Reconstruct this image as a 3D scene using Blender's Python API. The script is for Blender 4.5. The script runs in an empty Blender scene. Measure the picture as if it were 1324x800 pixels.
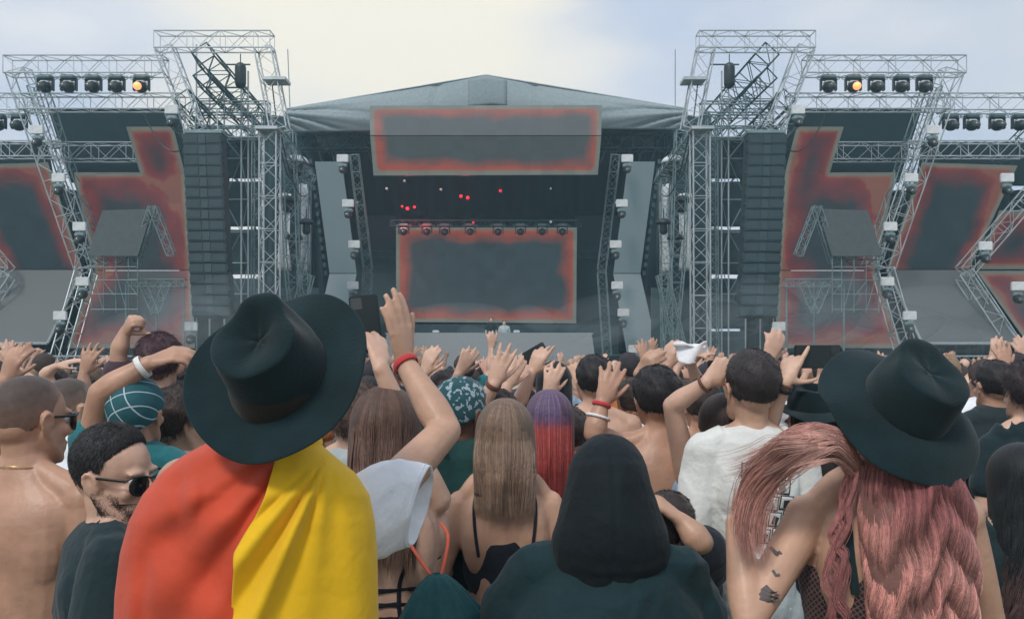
import bpy, bmesh, math, random
import numpy as np
from mathutils import Vector, Matrix, Euler
from mathutils.bvhtree import BVHTree
R = math.radians
rnd = random.Random(7)
nr = np.random.RandomState(11)
sc = bpy.context.scene
COL = sc.collection
H, F, CX, HY = 1.78, 1150.0, 662.0, 440.0
def W(px, py, Y):                       # a point of the place, from where it is seen and how far away it is
    return Vector(((px-CX)/F*Y, Y, H-(py-HY)/F*Y))

# ------------------------------------------------------------------ tagging
def tag(o, label=None, cat=None, group=None, kind=None):
    if label: o['label'] = label
    if cat: o['category'] = cat
    if group: o['group'] = group
    if kind: o['kind'] = kind
    return o
def empty(name, loc=(0,0,0), rz=0.0, label=None, cat=None, group=None):
    o = bpy.data.objects.new(name, None); COL.objects.link(o)
    o.location = loc; o.rotation_euler = (0,0,rz); o.empty_display_size = .1
    return tag(o, label, cat, group)
def link(name, me, mats, parent=None):
    o = bpy.data.objects.new(name, me); COL.objects.link(o)
    if mats is not None:
        for m in (mats if isinstance(mats, (list, tuple)) else [mats]): me.materials.append(m)
    if parent: o.parent = parent
    return o
def copy_tree(o, parent=None):
    c = o.copy(); COL.objects.link(c)
    if parent: c.parent = parent
    for ch in list(o.children): copy_tree(ch, c)
    return c

# ------------------------------------------------------------------ mesh builder
def np_mesh(name, V, Fq, smooth=True):
    me = bpy.data.meshes.new(name)
    V = np.asarray(V, dtype=np.float32); me.from_pydata([], [], [])
    lens = [len(f) for f in Fq] if not isinstance(Fq, np.ndarray) else None
    me.vertices.add(len(V)); me.vertices.foreach_set('co', V.ravel())
    if isinstance(Fq, np.ndarray):
        k = Fq.shape[1]; nf = len(Fq); flat = Fq.ravel()
        starts = np.arange(nf, dtype=np.int32)*k
    else:
        nf = len(Fq); flat = np.array([i for f in Fq for i in f], dtype=np.int32)
        starts = np.concatenate(([0], np.cumsum(lens)[:-1])).astype(np.int32)
    me.loops.add(len(flat)); me.loops.foreach_set('vertex_index', flat.astype(np.int32))
    me.polygons.add(nf); me.polygons.foreach_set('loop_start', starts.astype(np.int32))
    me.update(calc_edges=True); me.validate()
    me.polygons.foreach_set('use_smooth', np.full(len(me.polygons), bool(smooth)))
    me.update()
    return me

def catmull(P, k):
    P = np.asarray(P, float)
    if len(P) < 3 or k <= 1: return P
    out = []
    n = len(P)
    for i in range(n-1):
        p0 = P[max(i-1,0)]; p1 = P[i]; p2 = P[i+1]; p3 = P[min(i+2,n-1)]
        for j in range(k):
            t = j/k
            out.append(.5*((2*p1)+(-p0+p2)*t+(2*p0-5*p1+4*p2-p3)*t*t+(-p0+3*p1-3*p2+p3)*t**3))
    out.append(P[-1])
    return np.array(out)

class MB:
    def __init__(s): s.V = []; s.F = []; s.n = 0
    def add(s, V, Fs):
        o = s.n
        s.V.extend([tuple(v) for v in V]); s.F.extend([tuple(i+o for i in f) for f in Fs]); s.n += len(V)
    def bar(s, a, b, r, n=5, cap=False):
        a = Vector(a); b = Vector(b); d = b-a
        if d.length < 1e-6: return
        q = d.to_track_quat('Z','Y'); V = []
        for p in (a, b):
            for i in range(n):
                t = 2*math.pi*(i+.5)/n
                V.append(p + q @ Vector((r*math.cos(t), r*math.sin(t), 0)))
        Fs = [(i, (i+1)%n, n+(i+1)%n, n+i) for i in range(n)]
        if cap: Fs += [tuple(range(n))[::-1], tuple(range(n, 2*n))]
        s.add(V, Fs)
    def box(s, c, sz, M=None, bev=0):
        c = Vector(c); hx, hy, hz = sz[0]/2, sz[1]/2, sz[2]/2
        if bev:
            V = []; b = bev
            # chamfered box: 24 verts via bmesh
            bm = bmesh.new(); bmesh.ops.create_cube(bm, size=1)
            for v in bm.verts: v.co = Vector((v.co.x*sz[0], v.co.y*sz[1], v.co.z*sz[2]))
            bmesh.ops.bevel(bm, geom=list(bm.edges), offset=b, segments=2, affect='EDGES')
            bm.verts.index_update()
            V = [(M @ v.co if M else v.co)+c for v in bm.verts]
            Fs = [tuple(v.index for v in f.verts) for f in bm.faces]; bm.free()
            s.add(V, Fs); return
        V = [Vector((x,y,z)) for x in (-hx,hx) for y in (-hy,hy) for z in (-hz,hz)]
        if M: V = [M @ v for v in V]
        V = [v+c for v in V]
        s.add(V, [(0,1,3,2),(4,6,7,5),(0,4,5,1),(2,3,7,6),(0,2,6,4),(1,5,7,3)])
    def prism(s, pts, off):
        pts = [Vector(p) for p in pts]; off = Vector(off); n = len(pts)
        s.add(pts+[p+off for p in pts], [tuple(range(n)), tuple(range(2*n-1, n-1, -1))]+[((i+1)%n, i, n+i, n+(i+1)%n) for i in range(n)])
    def tube(s, P, Rr, n=12, ref=(1,0,0), k=1, cap=True):
        P = np.asarray(P, float)
        Rr = np.array([(r, r) if np.isscalar(r) else r for r in Rr], float)
        if k > 1: P = catmull(P, k); Rr = catmull(Rr, k)
        T = np.gradient(P, axis=0); T /= (np.linalg.norm(T, axis=1)[:,None]+1e-12)
        ref = np.array(ref, float)
        rings = []
        def ring(p, t, ra, rb):
            u = ref - t*np.dot(ref, t); nu = np.linalg.norm(u)
            if nu < 1e-3:
                rr = np.array((0,1,0.)) ; u = rr - t*np.dot(rr, t); nu = np.linalg.norm(u)
            u /= nu; v = np.cross(t, u)
            return [p+u*ra*math.cos(a)+v*rb*math.sin(a) for a in (2*math.pi*i/n for i in range(n))]
        if cap:
            m0 = Rr[0].min()
            for a in (78, 50, 25):
                rings.append(ring(P[0]-T[0]*m0*math.sin(R(a)), T[0], *(Rr[0]*math.cos(R(a)))))
        for i in range(len(P)): rings.append(ring(P[i], T[i], *Rr[i]))
        if cap:
            m1 = Rr[-1].min()
            for a in (25, 50, 78):
                rings.append(ring(P[-1]+T[-1]*m1*math.sin(R(a)), T[-1], *(Rr[-1]*math.cos(R(a)))))
        V = [v for r_ in rings for v in r_]; Fs = []
        for i in range(len(rings)-1):
            for j in range(n):
                Fs.append((i*n+j, i*n+(j+1)%n, (i+1)*n+(j+1)%n, (i+1)*n+j))
        if cap:
            Fs.append(tuple(range(n))[::-1]); Fs.append(tuple(range((len(rings)-1)*n, len(rings)*n)))
        s.add(V, Fs)
    def ell(s, c, r, M=None, nu=16, nv=10):
        V = []; c = Vector(c); rr = (r,r,r) if np.isscalar(r) else r
        V.append((0,0,-1))
        for j in range(1, nv):
            e = -math.pi/2+math.pi*j/nv
            for i in range(nu):
                a = 2*math.pi*i/nu
                V.append((math.cos(e)*math.cos(a), math.cos(e)*math.sin(a), math.sin(e)))
        V.append((0,0,1)); Fs = []
        for i in range(nu): Fs.append((0, 1+(i+1)%nu, 1+i))
        for j in range(nv-2):
            for i in range(nu):
                a = 1+j*nu+i; b = 1+j*nu+(i+1)%nu
                Fs.append((a, b, b+nu, a+nu))
        t = len(V)-1
        for i in range(nu): Fs.append((1+(nv-2)*nu+i, 1+(nv-2)*nu+(i+1)%nu, t))
        out = []
        for v in V:
            q = Vector((v[0]*rr[0], v[1]*rr[1], v[2]*rr[2]))
            if M is not None: q = M.to_3x3() @ q
            out.append(q+c)
        s.add(out, Fs)
    def grid(s, fn, nu, nv, closeu=False):
        V = [fn(i/(nu if closeu else nu-1), j/(nv-1)) for j in range(nv) for i in range(nu)]
        Fs = []
        for j in range(nv-1):
            for i in range(nu if closeu else nu-1):
                i2 = (i+1) % nu
                Fs.append((j*nu+i, j*nu+i2, (j+1)*nu+i2, (j+1)*nu+i))
        s.add(V, Fs)
    def xf(s, M): s.V = [tuple(M @ Vector(v)) for v in s.V]
    def mesh(s, name='m', smooth=False): return np_mesh(name, s.V, s.F, smooth)
    def build(s, name, mat, parent=None, smooth=False): return link(name, s.mesh(name, smooth), mat, parent)

def bake(me, mods):
    o = bpy.data.objects.new('tmp', me); COL.objects.link(o)
    for typ, props in mods:
        m = o.modifiers.new('m', typ)
        for k, v in props.items(): setattr(m, k, v)
    dg = bpy.context.evaluated_depsgraph_get(); dg.update()
    r = bpy.data.meshes.new_from_object(o.evaluated_get(dg))
    bpy.data.objects.remove(o); bpy.data.meshes.remove(me)
    return r
def remesh(mb, vox, sm=3, name='body'):
    me = bake(mb.mesh('t'), [('REMESH', dict(mode='VOXEL', voxel_size=vox, use_smooth_shade=True)), ('SMOOTH', dict(factor=.5, iterations=sm))])
    me.name = name
    me.polygons.foreach_set('use_smooth', np.ones(len(me.polygons), dtype=bool))
    return me
def disp(me, fn):
    n = len(me.vertices); co = np.empty(n*3, np.float32); me.vertices.foreach_get('co', co); co = co.reshape(-1,3)
    no = np.empty(n*3, np.float32); me.vertices.foreach_get('normal', no); no = no.reshape(-1,3)
    d = fn(co, no)
    co = co + (no*d[:,None] if d.ndim == 1 else d)
    me.vertices.foreach_set('co', co.astype(np.float32).ravel()); me.update()
    return me
def folds(amp=.005, f=14, seed=0, stretch=(1,1,.45)):
    r = np.random.RandomState(seed); K = []
    for i in range(9):
        v = r.normal(size=3)*np.array(stretch); v /= np.linalg.norm(v); K.append((v*f*r.uniform(.6,2.2), r.uniform(0,6.28), r.uniform(.4,1)))
    def fn(co, no):
        w = co + .03*np.sin(co[:,[1,2,0]]*11+seed)+.015*np.sin(co[:,[2,0,1]]*23)
        d = np.zeros(len(co))
        for v, p, a in K:
            s_ = np.sin(w@v+p); d += a*(1-np.abs(s_))**2
        d /= 9*.35
        return (d-.6)*amp
    return fn

# ------------------------------------------------------------------ materials
MATS = {}
def mat(name, col, rough=.7, metal=0, var=.12, vscale=6, bump=.1, bscale=60, sheen=0, spec=.5, sss=0, emit=None, es=1, vcol=False, coat=0, bdist=.02):
    if name in MATS: return MATS[name]
    m = bpy.data.materials.new(name); m.use_nodes = True; nt = m.node_tree; N = nt.nodes; Lk = nt.links
    b = N['Principled BSDF']
    b.inputs['Roughness'].default_value = rough; b.inputs['Metallic'].default_value = metal
    b.inputs['Specular IOR Level'].default_value = spec
    if sheen: b.inputs['Sheen Weight'].default_value = sheen
    if coat: b.inputs['Coat Weight'].default_value = coat
    if sss:
        b.inputs['Subsurface Weight'].default_value = sss; b.inputs['Subsurface Radius'].default_value = (1,.35,.2); b.inputs['Subsurface Scale'].default_value = .012
    tc = N.new('ShaderNodeTexCoord')
    nz = N.new('ShaderNodeTexNoise'); nz.inputs['Scale'].default_value = vscale; nz.inputs['Detail'].default_value = 5
    Lk.new(tc.outputs['Object'], nz.inputs['Vector'])
    mp = N.new('ShaderNodeMapRange'); mp.inputs[1].default_value = .3; mp.inputs[2].default_value = .7
    mp.inputs[3].default_value = 1-var; mp.inputs[4].default_value = 1+var
    Lk.new(nz.outputs['Fac'], mp.inputs[0])
    mx = N.new('ShaderNodeMix'); mx.data_type = 'RGBA'; mx.blend_type = 'MULTIPLY'; mx.inputs[0].default_value = 1
    if vcol:
        at = N.new('ShaderNodeVertexColor'); at.layer_name = 'Col'; Lk.new(at.outputs[0], mx.inputs[6])
    else: mx.inputs[6].default_value = (*col, 1)
    Lk.new(mp.outputs[0], mx.inputs[7]); Lk.new(mx.outputs[2], b.inputs['Base Color'])
    if bump:
        n2 = N.new('ShaderNodeTexNoise'); n2.inputs['Scale'].default_value = bscale; n2.inputs['Detail'].default_value = 4
        Lk.new(tc.outputs['Object'], n2.inputs['Vector'])
        bp = N.new('ShaderNodeBump'); bp.inputs['Strength'].default_value = bump; bp.inputs['Distance'].default_value = bdist
        Lk.new(n2.outputs['Fac'], bp.inputs['Height']); Lk.new(bp.outputs[0], b.inputs['Normal'])
    if emit:
        b.inputs['Emission Color'].default_value = (*emit, 1); b.inputs['Emission Strength'].default_value = es
    MATS[name] = m
    return m
def fabric(name, col, rough=.85, **k): return mat(name, col, rough, var=.10, vscale=9, bump=k.pop('bump',.25), bscale=k.pop('bscale',35), sheen=k.pop('sheen',.15), spec=.25, **k)
def skinm(name, col): return mat('skin_'+name, col, .44, var=.17, vscale=11, bump=.22, bscale=70, bdist=.006, spec=.45, sss=.10)
SK = dict(tan=skinm('tan',(.47,.27,.185)), fair=skinm('fair',(.60,.38,.28)), brown=skinm('brown',(.33,.18,.12)), mid=skinm('mid',(.52,.315,.22)), olive=skinm('olive',(.44,.27,.19)), dark=skinm('dark',(.15,.08,.055)), rosy=skinm('rosy',(.62,.35,.27)), deep=skinm('deep',(.24,.13,.09)))
# ================================================================== STAGE
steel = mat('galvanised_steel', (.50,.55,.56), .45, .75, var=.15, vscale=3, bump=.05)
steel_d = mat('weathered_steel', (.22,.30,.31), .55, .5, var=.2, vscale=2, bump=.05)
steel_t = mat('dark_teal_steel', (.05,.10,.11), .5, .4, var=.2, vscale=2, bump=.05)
black_cloth = fabric('black_stage_drape', (.012,.030,.036), .9)
grey_scrim = fabric('grey_scrim', (.055,.088,.098), .9)
blackm = mat('black_housing', (.018,.028,.032), .45, 0, bump=.05)
white_plastic = mat('white_fixture', (.70,.74,.75), .4, 0, bump=.02)
canvas = fabric('grey_roof_canvas', (.30,.36,.38), .75, bump=.12, bscale=3)
canvas_d = fabric('darker_roof_canvas', (.245,.30,.32), .75, bump=.12, bscale=3)
glass = mat('lens_glass', (.05,.06,.06), .06, 0, var=0, bump=0, spec=1.0)

def truss(name, p0, p1, w, label=None, group=None, m=None, r=.026, rl=.013, bay=None, up=(0,-1,0), parent=None, cat='truss', d=None):
    p0 = Vector(p0); p1 = Vector(p1); d_ = p1-p0; L = d_.length; t = d_/L
    up = Vector(up); u = (up - t*up.dot(t)).normalized(); v = t.cross(u); d = d or w
    mb = MB(); n = max(2, round(L/(bay or w*1.0)))
    cs = [(u*(a*d/2)+v*(b*w/2)) for a, b in ((1,1),(1,-1),(-1,-1),(-1,1))]
    for c in cs: mb.bar(p0+c, p1+c, r, 6, True)
    for k in range(4):
        a, b = cs[k], cs[(k+1)%4]
        for i in range(n):
            q0 = p0+t*(L*i/n); q1 = p0+t*(L*(i+1)/n)
            if (i+k) % 2: mb.bar(q0+a, q1+b, rl, 4)
            else: mb.bar(q0+b, q1+a, rl, 4)
            if i % 2 == 0: mb.bar(q0+a, q0+b, rl*1.1, 4)
        mb.bar(p1+a, p1+b, rl*1.3, 4); mb.bar(p0+a, p0+b, rl*1.3, 4)
    o = mb.build(name, m or steel, parent)
    if label: tag(o, label, cat, group)
    return o

# LED walls: a display whose picture runs by how far a point is from the screen's edge
def led_mat(name, b, rd, inner, red_w, amp, e=.55, base=.05):
    m = bpy.data.materials.new(name); m.use_nodes = True; nt = m.node_tree; N = nt.nodes; Lk = nt.links
    bs = N['Principled BSDF']; bs.inputs['Roughness'].default_value = .6; bs.inputs['Specular IOR Level'].default_value = .3
    bs.inputs['Base Color'].default_value = (base, base*1.15, base*1.2, 1)
    at = N.new('ShaderNodeAttribute'); at.attribute_name = 'edge'
    tc = N.new('ShaderNodeTexCoord')
    nz = N.new('ShaderNodeTexNoise'); nz.inputs['Scale'].default_value = .55; nz.inputs['Detail'].default_value = 3
    Lk.new(tc.outputs['Object'], nz.inputs['Vector'])
    n2 = N.new('ShaderNodeTexNoise'); n2.inputs['Scale'].default_value = 9; n2.inputs['Detail'].default_value = 2
    Lk.new(tc.outputs['Object'], n2.inputs['Vector'])
    def mth(op, a, b_):
        q = N.new('ShaderNodeMath'); q.operation = op
        for i, x in enumerate((a, b_)):
            if isinstance(x, (int, float)): q.inputs[i].default_value = x
            else: Lk.new(x, q.inputs[i])
        return q.outputs[0]
    off = mth('MULTIPLY', mth('SUBTRACT', nz.outputs['Fac'], .5), amp)
    soft = mth('MULTIPLY', mth('SUBTRACT', n2.outputs['Fac'], .5), .14)
    # noise only moves the inner side of the red band, never the pale border
    gate = N.new('ShaderNodeMapRange'); gate.inputs[1].default_value = b; gate.inputs[2].default_value = b+red_w*.5
    Lk.new(at.outputs['Fac'], gate.inputs[0])
    dd = mth('MAXIMUM', mth('ADD', at.outputs['Fac'], mth('ADD', mth('MULTIPLY', off, gate.outputs[0]), soft)), mth('MINIMUM', at.outputs['Fac'], b*1.7))
    mx = b+red_w+.9
    cr = N.new('ShaderNodeValToRGB'); el = cr.color_ramp.elements
    el[0].position = 0; el[0].color = (.15,.165,.15,1)
    el[1].position = 1; el[1].color = (*inner,1)
    for p, c in ((b*.9, (.17,.17,.14)), (b*1.25, (.24,.11,.07)), (b+red_w*.28, rd), (b+red_w*.75, tuple(x*.55+y*.45 for x, y in zip(rd, inner))), (b+red_w*1.5, inner)):
        e_ = el.new(min(p/mx,.99)); e_.color = (*c,1)
    Lk.new(mth('DIVIDE', dd, mx), cr.inputs[0])
    sn = N.new('ShaderNodeVectorMath'); sn.operation = 'SNAP'; sn.inputs[1].default_value = (.5,50,.5); Lk.new(tc.outputs['Object'], sn.inputs[0])
    wn = N.new('ShaderNodeTexWhiteNoise'); Lk.new(sn.outputs[0], wn.inputs['Vector'])     # the cabinets of the wall differ a little in brightness
    wm = N.new('ShaderNodeMapRange'); wm.inputs[3].default_value = .86; wm.inputs[4].default_value = 1.12; Lk.new(wn.outputs['Value'], wm.inputs[0])
    wx = N.new('ShaderNodeMix'); wx.data_type = 'RGBA'; wx.blend_type = 'MULTIPLY'; wx.inputs[0].default_value = 1; Lk.new(cr.outputs[0], wx.inputs[6]); Lk.new(wm.outputs[0], wx.inputs[7])
    Lk.new(wx.outputs[2], bs.inputs['Emission Color']); bs.inputs['Emission Strength'].default_value = e
    return m
RED = (.32,.055,.028)
led_main = led_mat('led_main', .15, RED, (.030,.045,.052), .48, 1.3, .85, .03)
led_header = led_mat('led_header', .16, RED, (.050,.056,.060), .36, .9, .85, .045)
led_wing = led_mat('led_wing', .11, (.19,.028,.026), (.018,.032,.040), .45, 1.8, .75, .028)
led_red = led_mat('led_wing_red', .12, (.19,.026,.028), (.020,.030,.038), .7, 3.2, .75, .03)
def led_plain(name, c, e=.6, base=.16):
    m = mat(name, (base, base*1.1, base*1.14), .55, var=.05, vscale=.5, bump=.0, emit=c, es=e); return m
led_grey = led_plain('led_blank_grey', (.045,.055,.060), .6, .07)
led_pylon = led_plain('led_pylon', (.11,.17,.19), .6, .13)
led_booth = led_plain('led_booth', (.10,.115,.125), .7, .12)

def edge_dist(p, poly):
    d = 1e9; n = len(poly)
    for i in range(n):
        a = poly[i]; b = poly[(i+1)%n]; ab = b-a; t = max(0, min(1, (p-a).dot(ab)/ab.length_squared))
        d = min(d, (a+ab*t-p).length)
    return d
def screen_panel(name, pts, m, parent, thick=.12, edge_poly=None, cell=.45, skip=()):
    """closed slab whose faces towards the audience carry the picture"""
    pts = [Vector(p) for p in pts]; g_ = MB(); n_ = 30
    g_.grid(lambda u, v: (pts[0]*(1-u)+pts[1]*u)*(1-v)+(pts[3]*(1-u)+pts[2]*u)*v, n_, n_)
    me = g_.mesh(name)
    at = me.attributes.new('edge', 'FLOAT', 'POINT'); ep = [Vector(p) for p in (edge_poly or pts)]
    # in a folded screen distances are taken in the plane facing the audience
    flat = [Vector((p.x, 0, p.z)) for p in ep]
    for i, v in enumerate(me.vertices): at.data[i].value = edge_dist(Vector((v.co.x, 0, v.co.z)), flat)
    o = link(name, me, m, parent)
    hb = MB(); g = Vector((0,.02,0)); hb.prism([p+g for p in pts], (0, thick, 0)); hb.build('housing', blackm, parent)
    return o

# ---------------------------------------------------------------- ground, sky
def gz(y):                              # the field falls gently towards the stage
    t = min(1, max(0, (y-4)/23)); return -.56*t
def ground():
    m = bpy.data.materials.new('trampled_field'); m.use_nodes = True; nt = m.node_tree; N = nt.nodes; Lk = nt.links
    b = N['Principled BSDF']; b.inputs['Roughness'].default_value = .95
    tc = N.new('ShaderNodeTexCoord'); nz = N.new('ShaderNodeTexNoise'); nz.inputs['Scale'].default_value = .7; nz.inputs['Detail'].default_value = 8
    cr = N.new('ShaderNodeValToRGB'); cr.color_ramp.elements[0].position = .4; cr.color_ramp.elements[0].color = (.06,.08,.035,1)
    cr.color_ramp.elements[1].position = .62; cr.color_ramp.elements[1].color = (.17,.13,.09,1)
    Lk.new(tc.outputs['Object'], nz.inputs['Vector']); Lk.new(nz.outputs['Fac'], cr.inputs[0]); Lk.new(cr.outputs[0], b.inputs['Base Color'])
    n2 = N.new('ShaderNodeTexNoise'); n2.inputs['Scale'].default_value = 40; bp = N.new('ShaderNodeBump'); bp.inputs['Strength'].default_value = .5
    Lk.new(tc.outputs['Object'], n2.inputs['Vector']); Lk.new(n2.outputs['Fac'], bp.inputs['Height']); Lk.new(bp.outputs[0], b.inputs['Normal'])
    mb = MB(); S = 600; k = 24
    ys = [-600,-60,-10]+[i*1.0 for i in range(0,34)]+[60,200,600,1400]
    mb.grid(lambda u, v: ((u-.5)*2*S, ys[round(v*(len(ys)-1))], gz(ys[round(v*(len(ys)-1))])), k, len(ys))
    tag(mb.build('ground', m), 'trampled festival field of grass and bare earth', kind='structure')
ground()

w = bpy.data.worlds.new('World'); sc.world = w; w.use_nodes = True
nt = w.node_tree; N = nt.nodes; Lk = nt.links
bg = N['Background']; bg.inputs[1].default_value = .115
SUN_EL, SUN_AZ = R(48), R(205)      # behind the audience, a little left
sky = N.new('ShaderNodeTexSky'); sky.sky_type = 'NISHITA'; sky.sun_disc = False; sky.sun_elevation = SUN_EL; sky.sun_rotation = SUN_AZ
tc = N.new('ShaderNodeTexCoord')
def vnoise(scale, det, zs=2.2, loc=(0,0,0)):
    mp = N.new('ShaderNodeMapping'); mp.inputs['Scale'].default_value = (1,1,zs); mp.inputs['Location'].default_value = loc
    Lk.new(tc.outputs['Generated'], mp.inputs[0])
    n = N.new('ShaderNodeTexNoise'); n.inputs['Scale'].default_value = scale; n.inputs['Detail'].default_value = det; n.inputs['Roughness'].default_value = .45
    Lk.new(mp.outputs[0], n.inputs['Vector']); return n.outputs['Fac']
# the pale veil, its thin bluish places and the warm bright place where the sun stands behind it
cr = N.new('ShaderNodeValToRGB'); e = cr.color_ramp.elements
e[0].position = .38; e[0].color = (5.3,6.0,7.4,1); e[1].position = .60; e[1].color = (7.7,7.8,8.1,1)
Lk.new(vnoise(3.2, 7), cr.inputs[0])
dot = N.new('ShaderNodeVectorMath'); dot.operation = 'DOT_PRODUCT'; Lk.new(tc.outputs['Generated'], dot.inputs[0])
dot.inputs[1].default_value = Vector((-.17,1,.34)).normalized()
ad = N.new('ShaderNodeMath'); ad.operation = 'ADD'; Lk.new(dot.outputs['Value'], ad.inputs[0])
nn = N.new('ShaderNodeMath'); nn.operation = 'MULTIPLY'; nn.inputs[1].default_value = .07; Lk.new(vnoise(5, 6), nn.inputs[0]); Lk.new(nn.outputs[0], ad.inputs[1])
mr = N.new('ShaderNodeMapRange'); mr.interpolation_type = 'SMOOTHSTEP'; mr.inputs[1].default_value = .992; mr.inputs[2].default_value = 1.036
Lk.new(ad.outputs[0], mr.inputs[0])
mw = N.new('ShaderNodeMix'); mw.data_type = 'RGBA'; Lk.new(mr.outputs[0], mw.inputs[0]); Lk.new(cr.outputs[0], mw.inputs[6]); mw.inputs[7].default_value = (8.9,8.5,7.5,1)
# cover: bluer towards the right
sx = N.new('ShaderNodeSeparateXYZ'); Lk.new(tc.outputs['Generated'], sx.inputs[0])
mr2 = N.new('ShaderNodeMapRange'); mr2.inputs[1].default_value = .15; mr2.inputs[2].default_value = .55; mr2.inputs[3].default_value = 1.0; mr2.inputs[4].default_value = .72
Lk.new(sx.outputs[0], mr2.inputs[0])
ms = N.new('ShaderNodeMix'); ms.data_type = 'RGBA'; Lk.new(mr2.outputs[0], ms.inputs[0]); Lk.new(sky.outputs[0], ms.inputs[6]); Lk.new(mw.outputs[2], ms.inputs[7])
Lk.new(ms.outputs[2], bg.inputs[0])
sl = bpy.data.lights.new('sun', 'SUN'); sl.energy = 1.9; sl.angle = R(12); sl.color = (1,.95,.88)
so = bpy.data.objects.new('sun', sl); COL.objects.link(so)
dv = Vector((math.sin(SUN_AZ)*math.cos(SUN_EL), math.cos(SUN_AZ)*math.cos(SUN_EL), math.sin(SUN_EL)))
so.rotation_euler = dv.to_track_quat('Z','Y').to_euler(); so.location = (0,0,30)

# ---------------------------------------------------------------- lamps
def moving_head(lit=False):
    root = empty('moving_head_light')
    mb = MB(); mb.box((0,0,.0), (.46,.34,.12), bev=.03); mb.bar((-.33,0,-.02),(.33,0,-.02),.02,6,True); mb.build('base', steel_d, root)
    y = MB()
    for s in (-1,1): y.box((s*.25,0,-.26), (.055,.17,.42), bev=.02)
    y.box((0,0,-.085), (.52,.17,.06), bev=.015); y.build('yoke', blackm, root)
    for s in (-1,1):
        hnd = MB(); hnd.tube([(s*.22,-.0,.03),(s*.36,0,.03),(s*.38,0,-.05),(s*.29,0,-.09)], [.014]*4, 6, k=3); hnd.build('handle', steel_d, root)
    h = MB(); h.tube([(0,.12,-.33),(0,.05,-.33),(0,-.12,-.36),(0,-.20,-.375)], [.15,.19,.19,.165], 18, ref=(1,0,0)); hd = h.build('lamp_head', blackm, root, True)
    l = MB(); l.tube([(0,-.34,-.395),(0,-.352,-.397)], [.135,.135], 20, ref=(1,0,0)); l.build('lens', (lampm if lit else glass), root, True)
    rf = MB(); rf.box((0,-.02,-.19), (.30,.26,.10), bev=.03); rf.build('bright_band', white_plastic, root)
    return root
whitelamp = mat("pale_lamp", (.4,.4,.4), .3, var=0, bump=0, emit=(.5,.6,.62), es=.5)
lampm = mat('lit_lamp', (.9,.5,.2), .3, var=0, bump=0, emit=(1.0,.30,.10), es=1.6)
redlamp = mat('red_lamp', (.5,.03,.05), .3, var=0, bump=0, emit=(.8,.03,.05), es=1.0)
mh0 = moving_head(); mh1 = moving_head(True)
mh_used = [0,0]
def place_mh(p, label, group, lit=False, s=1.0, rz=0):
    k = 1 if lit else 0; src = (mh0, mh1)[k]
    o = src if not mh_used[k] else copy_tree(src); mh_used[k] = 1
    o.location = p; o.scale = (s,s,s); o.rotation_euler = (0,0,rz)
    tag(o, label, 'stage light', group); return o
def strobe():
    root = empty('floodlight')
    a = MB(); a.box((0,0,0), (.44,.12,.30), bev=.02); a.build('lamp_panel', white_plastic, root)
    b = MB(); b.box((0,.05,-.26), (.34,.2,.14), bev=.03); b.bar((0,.1,0),(0,.1,-.5),.03,6,True); b.build('bracket', steel_d, root)
    c = MB(); c.tube([(0,.0,-.42),(0,-.10,-.46)], [.16,.13], 14, ref=(1,0,0)); c.build('lamp_head', blackm, root, True)
    c = MB()
    c.ell((0,-.19,-.48), (.10,.06,.10)); c.build('lens', glass, root, True)
    return root
st0 = strobe(); st_used = [0]
def place_st(p, label, group, s=1.0):
    o = st0 if not st_used[0] else copy_tree(st0); st_used[0] = 1
    o.location = p; o.scale = (s,s,s); tag(o, label, 'stage light', group); return o

ORD = ['first','second','third','fourth','fifth','sixth','seventh','eighth','ninth','tenth','eleventh','twelfth','thirteenth','fourteenth','fifteenth','sixteenth']
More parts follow.
